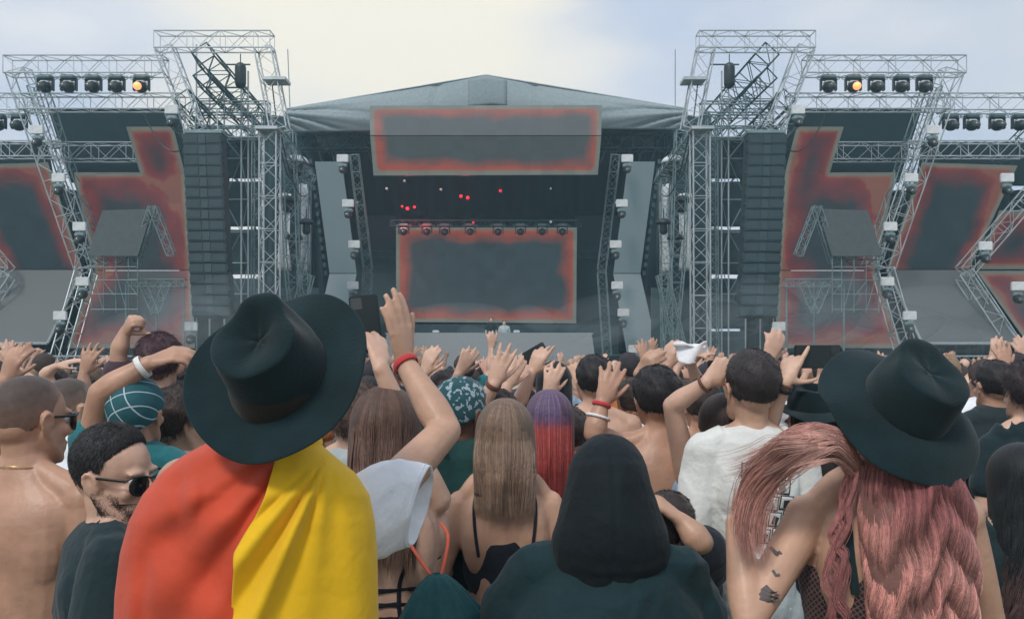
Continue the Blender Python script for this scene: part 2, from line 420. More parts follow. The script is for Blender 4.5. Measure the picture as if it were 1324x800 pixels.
# ---------------------------------------------------------------- wings
def wing(side):
    sn = 'left' if side == 0 else 'right'
    X = (lambda p: p) if side == 0 else (lambda p: 1254-p)
    P = lambda px, py, Y: W(X(px), py, Y)
    def T(px0, py0, Y0, px1, py1, Y1, w, lab, g='trusses of the stage wings', **k):
        return truss(k.pop('name','truss'), P(px0,py0,Y0), P(px1,py1,Y1), w, lab+' on the %s wing' % sn, g, **k)
    Y0 = 30
    # high portal
    T(203,54,Y0, 352,54,Y0, .56, 'topmost horizontal lattice beam of the tall portal')
    T(214,64,Y0, 252,166,Y0, .56, 'leaning outer leg of the tall portal')
    T(342,64,Y0, 362,168,Y0, .56, 'leaning inner leg of the tall portal')
    T(349,170,Y0+.1, 348,530,Y0+.1, .56, 'upright lattice tower from the ground to the tall portal', name='truss_tower', r=.03)
    for (cx_, cy_, ll) in ((358,105,'on the leaning inner portal leg'),(348,168,'on top of the upright tower')):
        t = MB(); t.box(P(cx_,cy_,Y0),(.75,.75,.1)); o = t.build('corner_collar', steel)
        tag(o, 'square metal collar %s, %s wing' % (ll, sn), 'truss collar', 'truss collars')
    # lamp beams
    T(10,86,Y0, 214,86,Y0, .58, 'upper horizontal beam holding five moving lights')
    T(30,133,Y0+.3, 236,133,Y0+.3, .52, 'beam just under the row of five lights')
    T(-78,134,Y0+1.5, 38,134,Y0+1.5, .58, 'outer horizontal beam above the outer lights')
    T(-70,194,Y0+.8, 84,194,Y0+.8, .52, 'beam across the top of the outer screen')
    T(78,197,Y0+2.3, 190,197,Y0+2.3, .60, 'beam across the black panel beside the stepped screen')
    # folded edge of the wing between outer screen and stepped screen
    T(24,92,Y0+.2, 112,345,Y0+1.2, .62, 'slanting truss running down between the two wing screens')
    T(112,350,Y0+1.2, 62,528,Y0-.2, .55, 'lower truss slanting back out under the knee')
    T(-92,236,Y0+1, 8,352,Y0+1.4, .5, 'outermost slanting truss beside the outer screen')
    T(8,354,Y0+1.4, -74,478,Y0+.4, .5, 'outermost lower truss slanting outwards')
    T(-80,470,Y0-.4, 240,470,Y0-.4, .5, 'low horizontal truss near the ground under the screens')
    # receding dark trusses behind the portal
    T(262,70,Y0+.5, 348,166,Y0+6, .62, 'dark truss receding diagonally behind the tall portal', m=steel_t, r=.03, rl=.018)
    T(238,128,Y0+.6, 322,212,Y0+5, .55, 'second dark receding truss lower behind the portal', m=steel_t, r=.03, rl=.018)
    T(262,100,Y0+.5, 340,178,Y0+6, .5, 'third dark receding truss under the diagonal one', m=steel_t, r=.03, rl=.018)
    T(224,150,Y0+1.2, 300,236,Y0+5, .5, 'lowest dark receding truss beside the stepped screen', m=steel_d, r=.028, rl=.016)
    T(246,172,Y0+1.6, 346,172,Y0+1.6, .4, 'horizontal truss on top of the loudspeaker bay', m=steel_d)
    T(256,140,Y0+1.9, 348,140,Y0+1.9, .4, 'horizontal truss above the loudspeaker bay', m=steel_d)
    T(334,150,Y0+2, 332,520,Y0+2, .35, 'slim upright truss beside the lattice tower', m=steel_d, name='truss_tower')
    sp = empty('scaffold', P(290,530,Y0+3), 0, 'tangle of upright pipes and ledgers behind the %s loudspeaker column' % sn, 'scaffold', 'scaffolds of the stage wings')
    def scaf(xs, ys, depth, name_post='post', top=None):
        for i, x in enumerate(xs):
            for dy in depth:
                b = MB(); p = P(x, ys[0] if top is None else top[i], Y0+dy); b.bar(p, (p.x, p.y, -.56), .03, 6); o = b.build('post', steel, sp); o.location -= sp.location
        b = MB()
        for y in ys:
            for dy in depth:
                b.bar(P(xs[0],y,Y0+dy), P(xs[-1],y,Y0+dy), .022, 5)
            for x in xs: b.bar(P(x,y,Y0+depth[0]), P(x,y,Y0+depth[-1]), .022, 5)
        for i in range(len(ys)-1):
            for j in range(len(xs)-1):
                if (i+j) % 2: b.bar(P(xs[j],ys[i],Y0+depth[0]), P(xs[j+1],ys[i+1],Y0+depth[0]), .018, 5)
                else: b.bar(P(xs[j+1],ys[i],Y0+depth[-1]), P(xs[j],ys[i+1],Y0+depth[-1]), .018, 5)
        o = b.build('ledgers', steel_d, sp); o.location -= sp.location
    scaf([254,271,290,312,321], [113,128,141,153,165,178,205,258,300,340,380], (2.2,3.4), top=[58,100,112,84,92])
    # chain hoist
    hr = empty('chain_hoist', P(311,88,Y0+2), 0, 'dark chain hoist canister hung on the %s receding truss' % sn, 'hoist', 'chain hoists')
    b = MB(); b.tube([(0,0,0),(0,0,-.55)], [.2,.2], 14); b.build('body', blackm, hr, True)
    b = MB(); b.bar((-.7,0,.12),(.35,0,.12),.03,6,True); b.bar((0,0,.1),(0,0,.5),.02,5); b.build('hook_arm', steel_t, hr)
    # column of loudspeakers
    la = empty('line_array', P(268,170,Y0-.6), 0, 'tall hanging column of dark loudspeaker cabinets on the %s wing' % sn, 'loudspeaker', 'hanging loudspeaker columns')
    n = 17; top = P(265,176,Y0-.6); bot = P(274,410,Y0-.6); inv = Vector(la.location)
    b = MB(); b.box(top-inv+Vector((0,.1,.1)), (1.25,.7,.1)); b.bar(top-inv+Vector((-.4,.1,.1)), P(255,140,Y0-.1)-inv, .025); b.bar(top-inv+Vector((.4,.1,.1)), P(280,140,Y0-.1)-inv, .025); b.build('flying_frame', steel_d, la)
    hgt = (top.z-bot.z)/n
    for i in range(n):
        u = (i+.5)/n; c = top.lerp(bot, u); bend = u*u*.45
        ang = R(-2-14*bend)
        cb = MB(); M = Matrix.Rotation(ang, 3, 'X')
        cc = c-inv+Vector((0, .55*bend, 0))
        cb.box(cc, (1.24,.62,hgt*.995), M, bev=.006)
        for sx_ in (-.36,.36): cb.box(cc+M@Vector((sx_,-.315,0)), (.42,.03,hgt*.72), M)
        for sx_ in (-.60,.60): cb.box(cc+M@Vector((sx_,-.20,-hgt*.0)), (.10,.14,hgt*.3), M)
        cb.build('cabinet', spkm, la)
        g = MB(); g.box(cc+M@Vector((0,-.325,0)), (.22,.02,hgt*.8), M); g.build('horn', hornm, la)
    # grey scrims with bright gaps
    sr = empty('scrim_wall', P(312,530,Y0+3.6), 0, 'grey scrim panels with bright gaps between them on the %s wing' % sn, 'scrim', 'scrim walls')
    ysx = [177,231,235,293,297,355,360,425,428,478]
    for i in range(0,10,2):
        b = MB(); b.grid(lambda u, v: P(289+50*u, ysx[i]+(ysx[i+1]-ysx[i])*v, Y0+3.6)+Vector((0,.05*math.sin(u*9+v*3+i),0))-sr.location, 14, 10)
        me = bake(b.mesh('s', True), [('SOLIDIFY', dict(thickness=.03))]); link('panel', me, grey_scrim, sr)
    sk = MB(); sk.grid(lambda u, v: P(232+64*u, 176+355*v, Y0+4.6)+Vector((0,.1*math.sin(u*40),0)), 40, 4)
    me = bake(sk.mesh('s', True), [('SOLIDIFY', dict(thickness=.03))]); o = link('backing_drape', me, black_cloth)
    tag(o, 'black drape hanging behind the %s loudspeaker column' % sn, 'drape', 'drapes behind the loudspeakers')
    for (bx0, bx1, by0, by1, bl) in ((-110,135,246,445,'behind the lower slanting trusses'),):
        sk = MB(); sk.grid(lambda u, v: P(bx0+(bx1-bx0)*u, by0+(by1-by0)*v, Y0+3.5)+Vector((0,.1*math.sin(u*90),0)), 90, 4)
        me = bake(sk.mesh('s', True), [('SOLIDIFY', dict(thickness=.03))]); o = link('backing_drape', me, black_cloth)
        tag(o, 'black drape %s on the %s wing' % (bl, sn), 'drape', 'drapes behind the slanting trusses')
    T(48,110,Y0+1.3, 128,345,Y0+2.2, .5, 'second slanting truss behind the first one', m=steel_d)
    # outer screen, folded at the knee
    s1 = empty('led_screen', P(20,530,Y0+1.4), 0, 'outer leaning screen with red border above a blank grey lower half, %s wing' % sn, 'led screen', 'wing screens')
    up = [P(-62,214,Y0+.6), P(62,210,Y0+.6), P(107,348,Y0+2.2), P(1,348,Y0+2.2)]
    lo = [P(1,349,Y0+2.2), P(107,349,Y0+2.2), P(62,444,Y0+.3), P(-64,444,Y0+.3)]
    ep = [up[0], up[1], up[2], Vector((up[2].x,0,up[2].z-6)), Vector((up[3].x,0,up[3].z-6)), up[3]]
    loc = s1.location
    L_ = lambda pts: [p-loc for p in pts]
    screen_panel('upper_display', L_(up), led_wing, s1, edge_poly=L_(ep))
    screen_panel('lower_display', L_(lo), led_grey, s1)
    bf = MB()
    for a, b_ in ((lo[1],lo[2]),(lo[2],lo[3]),(lo[3],lo[0])): bf.bar(a-loc+Vector((0,-.03,0)), b_-loc+Vector((0,-.03,0)), .05, 6)
    bf.build('bottom_frame', canvas, s1)
    # stepped screen
    s2 = empty('led_screen', P(170,530,Y0+2.6), 0, 'stepped red glowing screen beside the loudspeaker column, %s wing' % sn, 'led screen', 'wing screens')
    loc = s2.location; L_ = lambda pts: [p-loc for p in pts]
    pol = [P(163,164,Y0+1.4), P(224,164,Y0+1.4), P(239,223,Y0+1.9), P(248,349,Y0+2.7), P(122,349,Y0+2.7), P(95,223,Y0+1.9), P(181,223,Y0+1.9)]
    pol2 = [P(122,350,Y0+2.7), P(248,350,Y0+2.7), P(252,450,Y0+1.6), P(86,450,Y0+1.6)]
    fl = pol[:4]+[pol2[2], pol2[3]]+pol[4:]
    q1 = [pol[0], pol[1], P(239,223,Y0+1.9), pol[6]]; q2 = [pol[5], P(239,223,Y0+1.9), P(248,349,Y0+2.7), pol[4]]
    screen_panel('upper_display', L_(q1), led_red, s2, edge_poly=L_(fl)); screen_panel('middle_display', L_(q2), led_red, s2, edge_poly=L_(fl))
    screen_panel('lower_display', L_(pol2), led_red, s2, edge_poly=L_(fl))
    # black panel behind
    bp_ = MB(); bp_.prism([P(62,141,Y0+3.2),P(232,141,Y0+3.2),P(244,236,Y0+3.2),P(92,236,Y0+3.2)], (0,.1,0))
    o = bp_.build('black_panel', black_cloth); tag(o, 'black cloth panel hanging behind the %s stepped screen' % sn, 'stage panel', 'black panels')
    bp_ = MB(); bp_.prism([P(-100,184,Y0+3.2),P(60,184,Y0+3.2),P(70,240,Y0+3.2),P(-90,240,Y0+3.2)], (0,.1,0))
    o = bp_.build('black_panel', black_cloth); tag(o, 'black cloth strip behind the top of the %s outer screen' % sn, 'stage panel', 'black panels')
    # black skirting at ground level
    sk = MB(); sk.grid(lambda u, v: P(-160+430*u, 440+95*v, Y0+4)+Vector((0,.12*math.sin(u*160),0)), 160, 4)
    me = bake(sk.mesh('s', True), [('SOLIDIFY', dict(thickness=.03))]); o = link('stage_skirt', me, black_cloth)
    tag(o, 'dark pleated cloth skirt along the ground under the %s wing' % sn, 'drape', 'stage skirts')
    # raised follow-spot platform with tilted grey panel
    pf = empty('spotlight_platform', P(160,530,Y0-1.2), 0, 'tilted grey panel on triangular truss legs in front of the %s stepped screen' % sn, 'platform', 'triangular platforms')
    loc = pf.location; yy = Y0-1.2
    a = MB(); a.prism([P(132,272,yy)-loc, P(197,270,yy)-loc, P(178,331,yy-.6)-loc, P(113,331,yy-.6)-loc], (0,.08,0)); a.build('panel', meshm, pf)
    for x in (118,134,150,166,178):
        a = MB(); p = P(x,332,yy-.5); a.bar(p-loc, P(x,404,yy-.3)-loc, .02, 5); a.build('post', steel_d, pf)
    a = MB()
    for y in (345,362,380,400): a.bar(P(118,y,yy-.5)-loc, P(178,y,yy-.5)-loc, .016, 5)
    for k in range(4): a.bar(P(118+15*k,345+18*(k%2),yy-.5)-loc, P(133+15*k,400-18*(k%2),yy-.5)-loc, .012, 5)
    a.build('ledgers', steel_d, pf)
    for q0, q1 in (((198,268),(176,340)),((198,268),(222,330)),((186,366),(202,404)),((218,366),(202,404)),((113,331),(180,331)),((168,366),(240,366))):
        truss('strut', P(*q0,yy-.1)-loc, P(*q1,yy-.1)-loc, .24, r=.016, rl=.009, parent=pf, m=steel_d)
    for x in (163,237,202):
        a = MB(); p = P(x,366,yy+.3); a.bar(p-loc, Vector((p.x,p.y,-.56))-loc, .035, 6); a.build('post', steel_d, pf)
    # slack cables
    for i, (q0, q1, sag) in enumerate((((362,168,30.3),(404,240,38),1.2),((352,110,30.2),(386,214,35),1.6),((322,200,33),(350,420,30.6),1.0),((250,120,30.6),(312,178,33),.8),((186,146,30.3),(240,190,30),.6),((118,330,30.6),(186,300,29),.7),((372,300,34),(398,420,36),.9),((30,140,30.4),(80,190,30.8),.5))):
        a_, b_ = P(*q0), P(*q1); mb = MB(); mb.tube([a_.lerp(b_, t)-Vector((0,0,sag*4*t*(1-t))) for t in np.linspace(0,1,14)], [.022]*14, 6)
        tag(mb.build('cable', blackm), 'black slack cable, %s of the %s wing cables' % (ORD[i], sn), 'cable', 'slack cables on the wings')
    # lamps
    rows = [(59,110),(89,110),(121,110),(151,110),(183,110)]
    order = rows if side == 0 else rows[::-1]
    for i, (x, y) in enumerate(order):
        lit = (x == 183 and side == 0) or (x == 151 and side == 1)
        place_mh(P(x, y-10, Y0+.1), ('moving light glowing orange, %s from the left in the %s row of five' if lit else 'dark moving light, %s from the left in the %s row of five') % (ORD[i], sn), 'moving lights in the rows of five', lit, 1.0)
    outer = [(25,160),(-2,160),(-35,160),(-64,160)]; outer = [q for q in outer if side == 1 or q[0] > -10]
    outer = sorted(outer, key=lambda q: X(q[0]))
    for i, (x, y) in enumerate(outer):
        place_mh(P(x, y-10, Y0+1.5), 'dark moving light, %s from the left under the %s outer beam' % (ORD[i], sn), 'moving lights under the outer beams', False, 1.0)
    for i, (x, y) in enumerate([(48,168),(76,230),(103,293),(107,364),(78,408),(57,462)]):
        place_st(P(x, y, Y0-.4), 'white floodlight, %s from the top on the slanting truss between the %s wing screens' % (ORD[i], sn), 'white floodlights on the wing trusses')
    for i, (x, y) in enumerate([(222,142),(247,422)]):
        place_st(P(x, y, Y0-.5), 'white floodlight at the %s of the %s stepped screen' % (('top corner','foot')[i], sn), 'white floodlights on the wing trusses')
    if side == 1:
        for i, (x, y) in enumerate([(-48,230),(-20,318),(-62,370)]):
            place_st(P(x, y, Y0-.2), 'white floodlight, %s from the top beside the farthest right screen' % ORD[i], 'white floodlights on the wing trusses')
        s3 = empty('led_screen', P(-90,530,Y0+3), 0, 'farthest right red screen cut off by the picture edge', 'led screen', 'wing screens'); loc = s3.location
        pp = [P(-38,272,Y0+1.5), P(-190,272,Y0+1.5), P(-130,348,Y0+2.6), P(-8,348,Y0+2.6)]
        screen_panel('upper_display', [p-loc for p in pp], led_red, s3)
        pp = [P(-8,350,Y0+2.6), P(-130,350,Y0+2.6), P(-190,444,Y0+1.2), P(-75,444,Y0+1.2)]
        screen_panel('lower_display', [p-loc for p in pp], led_red, s3)
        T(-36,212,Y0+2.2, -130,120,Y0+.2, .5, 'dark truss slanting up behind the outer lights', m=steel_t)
    # trusses between wing and main stage
    T(372,170,34, 377,330,34, .5, 'inner support tower beside the main stage', m=steel_d, name='truss_tower')
    T(377,332,34, 396,530,34, .5, 'lower leaning part of the inner support tower', m=steel_d, name='truss_tower')
    T(394,232,36, 391,530,36, .42, 'slim tower behind the inner support tower', m=steel_d, name='truss_tower')
    T(398,355,33.5, 368,478,33.5, .42, 'leaning brace tower beside the main stage', m=steel_d, name='truss_tower')
    T(352,168,30.4, 400,232,37, .45, 'short truss running back to the main stage roof', m=steel_d)
    cv = MB(); cv.grid(lambda u, v: P(390+13*(u-.5)+(6*math.sin(v*3)), 238+115*v, 38)+Vector((0,.15*math.sin(u*9+v*4),0)), 14, 20)
    me = bake(cv.mesh('s', True), [('SOLIDIFY', dict(thickness=.02))]); o = link('white_curtain', me, whitecloth)
    tag(o, 'loose white cloth strip hanging beside the %s pylon' % sn, 'drape', 'white cloth strips')
    cv = MB(); cv.grid(lambda u, v: P(368+16*(u-.5), 250+100*v, 39)+Vector((0,.15*math.sin(u*9+v*4),0)), 14, 20)
    me = bake(cv.mesh('s', True), [('SOLIDIFY', dict(thickness=.02))]); o = link('white_curtain', me, whitecloth)
    tag(o, 'wide white cloth strip hung behind the %s lattice tower' % sn, 'drape', 'white cloth strips')
    b = MB(); b.prism([P(356,372,40),P(412,372,40),P(412,530,40),P(356,530,40)], (0,.1,0)); tag(b.build('cloth_flat', grey_scrim), 'grey cloth panel low beside the %s pylon' % sn, 'stage panel', 'grey cloth panels')
    for i, (x, y, s_) in enumerate([(383,212,1.5),(372,262,1.2),(396,290,1.0),(380,310,1.1)]):
        hr = empty('hanging_lamp', P(x,y,35), 0, 'dome lamp, %s from the top among the pipes beside the %s pylon' % (ORD[i], sn), 'stage light', 'dome lamps')
        b = MB(); b.grid(lambda u, v: Vector((s_*.32*math.sin(v*1.5)*math.cos(u*6.2832), s_*.32*math.sin(v*1.5)*math.sin(u*6.2832), s_*.22*math.cos(v*1.5))), 16, 6, True)
        me = bake(b.mesh('s', True), [('SOLIDIFY', dict(thickness=.02))]); link('shade', me, white_plastic if i == 0 else blackm, hr)
        b = MB(); b.tube([(0,0,.1),(0,0,-.25)], [.14*s_,.17*s_], 12); b.bar((0,0,.15),(0,0,.6),.02,5); b.build('body', blackm, hr, True)
spkm = mat('speaker_cabinet', (.020,.045,.052), .6, var=.15, vscale=2, bump=.05)
hornm = mat('speaker_horn', (.026,.055,.062), .5, bump=.02)
meshm = mat('platform_mesh', (.06,.075,.08), .8, bump=.2, bscale=20)
meshm2 = mat('platform_mesh_dark', (.035,.030,.038), .8, bump=.2, bscale=20)
whitecloth = fabric('white_cloth', (.62,.68,.70), .8)
wing(0); wing(1)

# ---------------------------------------------------------------- main stage
YM = 42.0
def roof():
    rt = empty('stage_roof', W(628,504,YM), 0, 'grey gabled canvas roof peaking over the main stage', 'roof'); loc = rt.location
    def top(px):
        if px < 628: return 98+(628-px)/256*44
        return 98+(px-628)/258*44
    def fas(u, v):
        px = 370+518*u; t = top(px); bt = 170 if px < 628 else 167
        p = W(px, t+(bt-t)*v, YM-1.0)
        d = abs(u-.5)*2
        dx = min(px-366, 892-px); g = math.exp(-dx/75)*math.sin(v*math.pi)**.7; an = (v*30+4)/(dx*.35+14)
        f = g*.42*(1-abs(math.sin(an*7+.6)))**2+g*.18*(1-abs(math.sin(an*17+dx*.02)))**2+.05*math.sin(5*d+3*v)+.06*math.exp(-((abs(px-628)-62-v*12)/5)**2)
        return p+Vector((0, f-.25*math.sin(v*math.pi), 0))-loc
    b = MB(); b.grid(fas, 150, 20); me = bake(b.mesh('s', True), [('SOLIDIFY', dict(thickness=.04))]); link('fascia', me, canvas, rt)
    def slope(px0, px1):
        def fn(u, v):
            px = px0+(px1-px0)*u; p = W(px, top(px)+.5, YM-1.0); p.y += v*13; p.z += -.25*math.sin(v*math.pi*4)**2
            return p-loc
        b = MB(); b.grid(fn, 20, 24); me = bake(b.mesh('s', True), [('SOLIDIFY', dict(thickness=.05))]); return me
    link('slope', slope(370,628), canvas, rt); link('slope', slope(628,888), canvas, rt)
    def pt(u, v): return fas((606+49*u-370)/518, .02+.55*v)+Vector((0,-.07,0))
    b = MB(); b.grid(pt, 10, 10); me = bake(b.mesh('s', True), [('SOLIDIFY', dict(thickness=.02))]); link('ridge_patch', me, canvas_d, rt)
    b = MB(); b.bar(W(370,141,YM-1)-loc, W(628,97.5,YM-1)-loc, .05); b.bar(W(628,97.5,YM-1)-loc, W(888,141,YM-1)-loc, .05); b.build('edge_pipe', steel, rt)
    for yy in (YM+.5, YM+4, YM+8):
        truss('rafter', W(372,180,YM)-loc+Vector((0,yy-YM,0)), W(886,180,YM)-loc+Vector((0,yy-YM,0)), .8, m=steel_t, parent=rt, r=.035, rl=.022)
    for i in range(9):
        x = 372+ i*16
        for q in (x, 1258-x):
            b = MB(); b.bar(W(q,176,YM+.3)-loc, W(q+(14 if q < 628 else -14),212,YM+.3)-loc, .03); b.build('brace', steel_t, rt)
roof()
def slab(name, pts, Y, th, m, label, cat, group=None):
    b = MB(); b.prism([W(x, y, Y) for x, y in pts], (0, th, 0)); return tag(b.build(name, m), label, cat, group)
YB = 52
b = MB(); b.grid(lambda u, v: W(340+580*u, 150+345*v, YB)+Vector((0,.15*math.sin(u*190),0)), 220, 4)
me = bake(b.mesh('s', True), [('SOLIDIFY', dict(thickness=.05))]); tag(link('back_drape', me, black_cloth), 'black pleated drape closing the back of the main stage', 'drape')
for sd in (0,1):
    X = (lambda p: p) if sd == 0 else (lambda p: 1254-p)
    sn = ('left','right')[sd]
    # side drape from front to back
    b = MB()
    p0 = W(X(402),176,YM+.6); 
    b.grid(lambda u, v: Vector((p0.x-(.06*math.sin(u*60)+.0)*(1), p0.y+u*9, p0.z*(1-v))), 60, 4)
    me = bake(b.mesh('s', True), [('SOLIDIFY', dict(thickness=.05))]); tag(link('side_drape', me, black_cloth), 'black drape closing the %s side of the main stage' % sn, 'drape', 'side drapes')
    slab('grey_drape', [(X(460),279),(X(512),279),(X(512),470),(X(460),470)] if sd == 0 else [(744,279),(800,279),(800,470),(744,470)], YM+4, .08, grey_scrim, 'grey cloth flat on the %s of the central screen' % sn, 'stage panel', 'grey flats beside the central screen')
    truss('truss', W(X(460),329,YM+3.6), W(X(510),329,YM+3.6), .35, 'dark truss across the %s grey flat' % sn, 'trusses across the grey flats', m=steel_t)
    # pylon: folded pale screen
    py = empty('led_pylon', W(X(430),504,YM-2), 0, 'tall pale blue folded screen column %s of the central screen' % sn, 'led screen', 'pale folded screen columns'); loc = py.location
    upn = [W(X(407),209,YM-2.4)-loc, W(X(442),209,YM-2.4)-loc, W(X(461),353,YM-1.2)-loc, W(X(426),353,YM-1.2)-loc]
    lon = [W(X(426),354,YM-1.2)-loc, W(X(461),354,YM-1.2)-loc, W(X(439),482,YM-2.2)-loc, W(X(397),482,YM-2.2)-loc]
    screen_panel('upper_display', upn, led_pylon, py); screen_panel('lower_display', lon, led_pylon, py)
    for k in range(14):
        b = MB(); q = upn[0].lerp(upn[3], k/13); b.box(q+Vector((-.18 if sd==0 else .18,.1,0)), (.12,.3,.2)); b.build('side_clamp', steel_t, py)
    truss('truss', W(X(458),200,YM-1.0), W(X(476),350,YM+.4), .4, 'dark truss holding the %s pale screen column' % sn, 'dark trusses behind the pale columns', m=steel_d)
    truss('truss', W(X(476),352,YM+.4), W(X(466),504,YM+.0), .4, 'lower dark truss under the %s pale screen column' % sn, 'dark trusses behind the pale columns', m=steel_d)
    for i, (x, y) in enumerate([(437,205),(444,263),(452,316),(450,369),(446,404),(432,451)]):
        place_st(W(X(x+ (6 if i < 4 else 2)), y, YM-3), 'white floodlight, %s from the top on the inner edge of the %s pale column' % (ORD[i], sn), 'white floodlights on the pale columns', 1.15)
    # lightning rod
    b = MB(); p = W((375,873)[sd],142,YM-.5); b.bar(p, W((372,873)[sd],64,YM-.5), .022, 6, True); b.bar(p-Vector((0,0,1.5)), p, .04, 6, True)
    tag(b.build('antenna_mast', steel_d), 'thin mast rising at the %s corner of the main roof' % sn, 'mast', 'roof corner masts')
    b = MB(); b.prism([W(X(368),172,YM+1), W(X(407),172,YM+1), W(X(421),420,YM+1), W(X(405),504,YM+1), W(X(392),504,YM+1), W(X(396),250,YM+1)], (0,.1,0))
    tag(b.build('black_panel', black_cloth), 'black cloth panel behind the %s pale column' % sn, 'stage panel', 'black panels')
# ceiling drape
b = MB(); b.grid(lambda u, v: W(440+376*u, 205+80*v, YM+5)+Vector((0,-3*(1-v)+.1*math.sin(u*110),0)), 120, 8)
me = bake(b.mesh('s', True), [('SOLIDIFY', dict(thickness=.05))]); tag(link('ceiling_drape', me, black_cloth), 'black drape hanging above the central screen', 'drape')
# header screen, two rows of panels
hd = empty('led_header', W(628,504,YM-2.5), 0, 'wide two row screen with red border hung under the roof peak', 'led screen'); loc = hd.location
ua = [W(478,137,YM-2.2)-loc, W(778,136,YM-2.2)-loc, W(777.5,175,YM-2.8)-loc, W(478.5,175,YM-2.8)-loc]
la_ = [W(478.5,176,YM-2.8)-loc, W(777.5,176,YM-2.8)-loc, W(773,226,YM-2.0)-loc, W(483,227,YM-2.0)-loc]
fl = [ua[0],ua[1],ua[2],la_[2],la_[3],la_[0]]
screen_panel('upper_display', ua, led_header, hd, edge_poly=fl); screen_panel('lower_display', la_, led_header, hd, edge_poly=fl)
# central screen
cs = empty('led_screen', W(628,504,YM+2.5), 0, 'large rectangular central screen with orange border behind the booth', 'led screen'); loc = cs.location
screen_panel('display', [W(512,293,YM+2.5)-loc, W(746,293,YM+2.5)-loc, W(745,418,YM+2.5)-loc, W(512,416,YM+2.5)-loc], led_main, cs)
for i, x in enumerate([522,552,575,608,644,673,701,727]):
    place_mh(W(x,291,YM+1.2), 'small dark lamp, %s from the left along the top of the central screen' % ORD[i], 'lamps along the top of the central screen', False, .95)
truss('truss', W(505,289,YM+1.5), W(752,289,YM+1.5), .3, 'dark truss carrying the lamps over the central screen', m=steel_t)
# small coloured and white stage lamps in the dark
for i, (x, y, rr, red) in enumerate([(527,270,.10,1),(536,268,.08,1),(520,267,.07,1),(596,254,.09,1),(612,288,.07,1),(605,256,.10,1),(647,247,.09,1),(500,244,.07,0),(523,234,.07,0),(570,245,.07,0),(461,262,.08,0),(712,287,.07,0),(795,262,.08,0),(712,244,.05,0)]):
    lr = empty('spot_lamp', W(x,y,YM+.8), 0, '%s lamp %s' % (('tiny pale','small glowing red')[red], ['leftmost of the red cluster upper part','right of the red cluster','left end of the red cluster','left of the second red pair','near the top edge of the central screen','right of the second red pair','alone under the header screen','under the left end of the header','just under the header border','left of the centre under the header','beside the left pale column','above the right end of the central screen','beside the right pale column','under the right half of the header'][i]), 'stage light', 'tiny roof lamps')
    b = MB(); b.tube([(0,.3,0),(0,0,0)], [rr*.9, rr], 12); b.build('can', blackm, lr, True)
    b = MB(); b.ell((0,-rr*.75,0), (rr*.85,rr*.5,rr*.85), None, 12, 8); b.build('lens', redlamp if red else whitelamp, lr, True)
riserm = mat("riser_dark", (.03,.06,.07), .6)
bt = empty('booth', W(636,504,YM-4), 0, 'long grey screen fronted DJ booth at the centre of the stage', 'booth'); loc = bt.location
YT = YM-4
screen_panel('front_display', [W(500,431,YT)-loc, W(765,431,YT)-loc, W(772,480,YT-.5)-loc, W(492,480,YT-.5)-loc], led_booth, bt, thick=.3)
b = MB(); b.prism([W(498,430,YT)-loc, W(767,430,YT)-loc, W(767,432,YT)-loc, W(498,432,YT)-loc], (0,2.0,0)); b.build('worktop', canvas, bt)
b = MB(); b.bar(W(492,481,YT-.55)-loc, W(773,481,YT-.55)-loc, .05); b.build('bottom_trim', canvas, bt)
for x in (563,668):
    b = MB(); b.box(W(x,428.5,YT)-loc+Vector((0,.2,0)), (.28,.3,.12), bev=.03); b.build('speaker_wedge', whitecloth, bt)
b = MB(); p = W(404,504,YM-3); q = W(850,504,YM-3)
b.box(((p.x+q.x)/2, YM+3, .27), (q.x-p.x, 12, 1.66)); tag(b.build('stage_deck', black_cloth), 'dark raised deck of the main stage', 'stage deck')
b = MB(); b.prism([W(480,419,YM+2.2), W(800,419,YM+2.2), W(800,470,YM+2.2), W(480,470,YM+2.2)], (0,.1,0)); tag(b.build('riser', riserm), 'dark riser under the central screen', 'riser')
# crowd barrier in front of the stage
bar = empty('crowd_barrier', (0,28,-.56), 0, 'low metal crowd barrier in front of the stage', 'barrier')
for i in range(24):
    x = -18+i*1.5; b = MB(); b.bar((x,0,0),(x,0,1.1),.02,5); b.bar((x,0,1.1),(x+1.5,0,1.1),.02,5); b.bar((x,0,.6),(x+1.5,0,.6),.012,5); b.bar((x+.75,0,0),(x+.75,0,1.1),.012,5); b.build('panel', steel, bar)
# ---------------------------------------------------------------- air
hz = MB(); hz.box((0,40,10.6), (150,130,24.6)); hm = bpy.data.materials.new('haze'); hm.use_nodes = True
_n = hm.node_tree.nodes; _n.remove(_n['Principled BSDF']); _v = _n.new('ShaderNodeVolumePrincipled')
_v.inputs['Color'].default_value = (.50,.84,.95,1); _v.inputs['Density'].default_value = .0029; _v.inputs['Anisotropy'].default_value = .2
hm.node_tree.links.new(_v.outputs[0], _n['Material Output'].inputs['Volume'])
tag(hz.build('haze', hm), 'thin bluish haze of stage smoke over the field', kind='stuff')

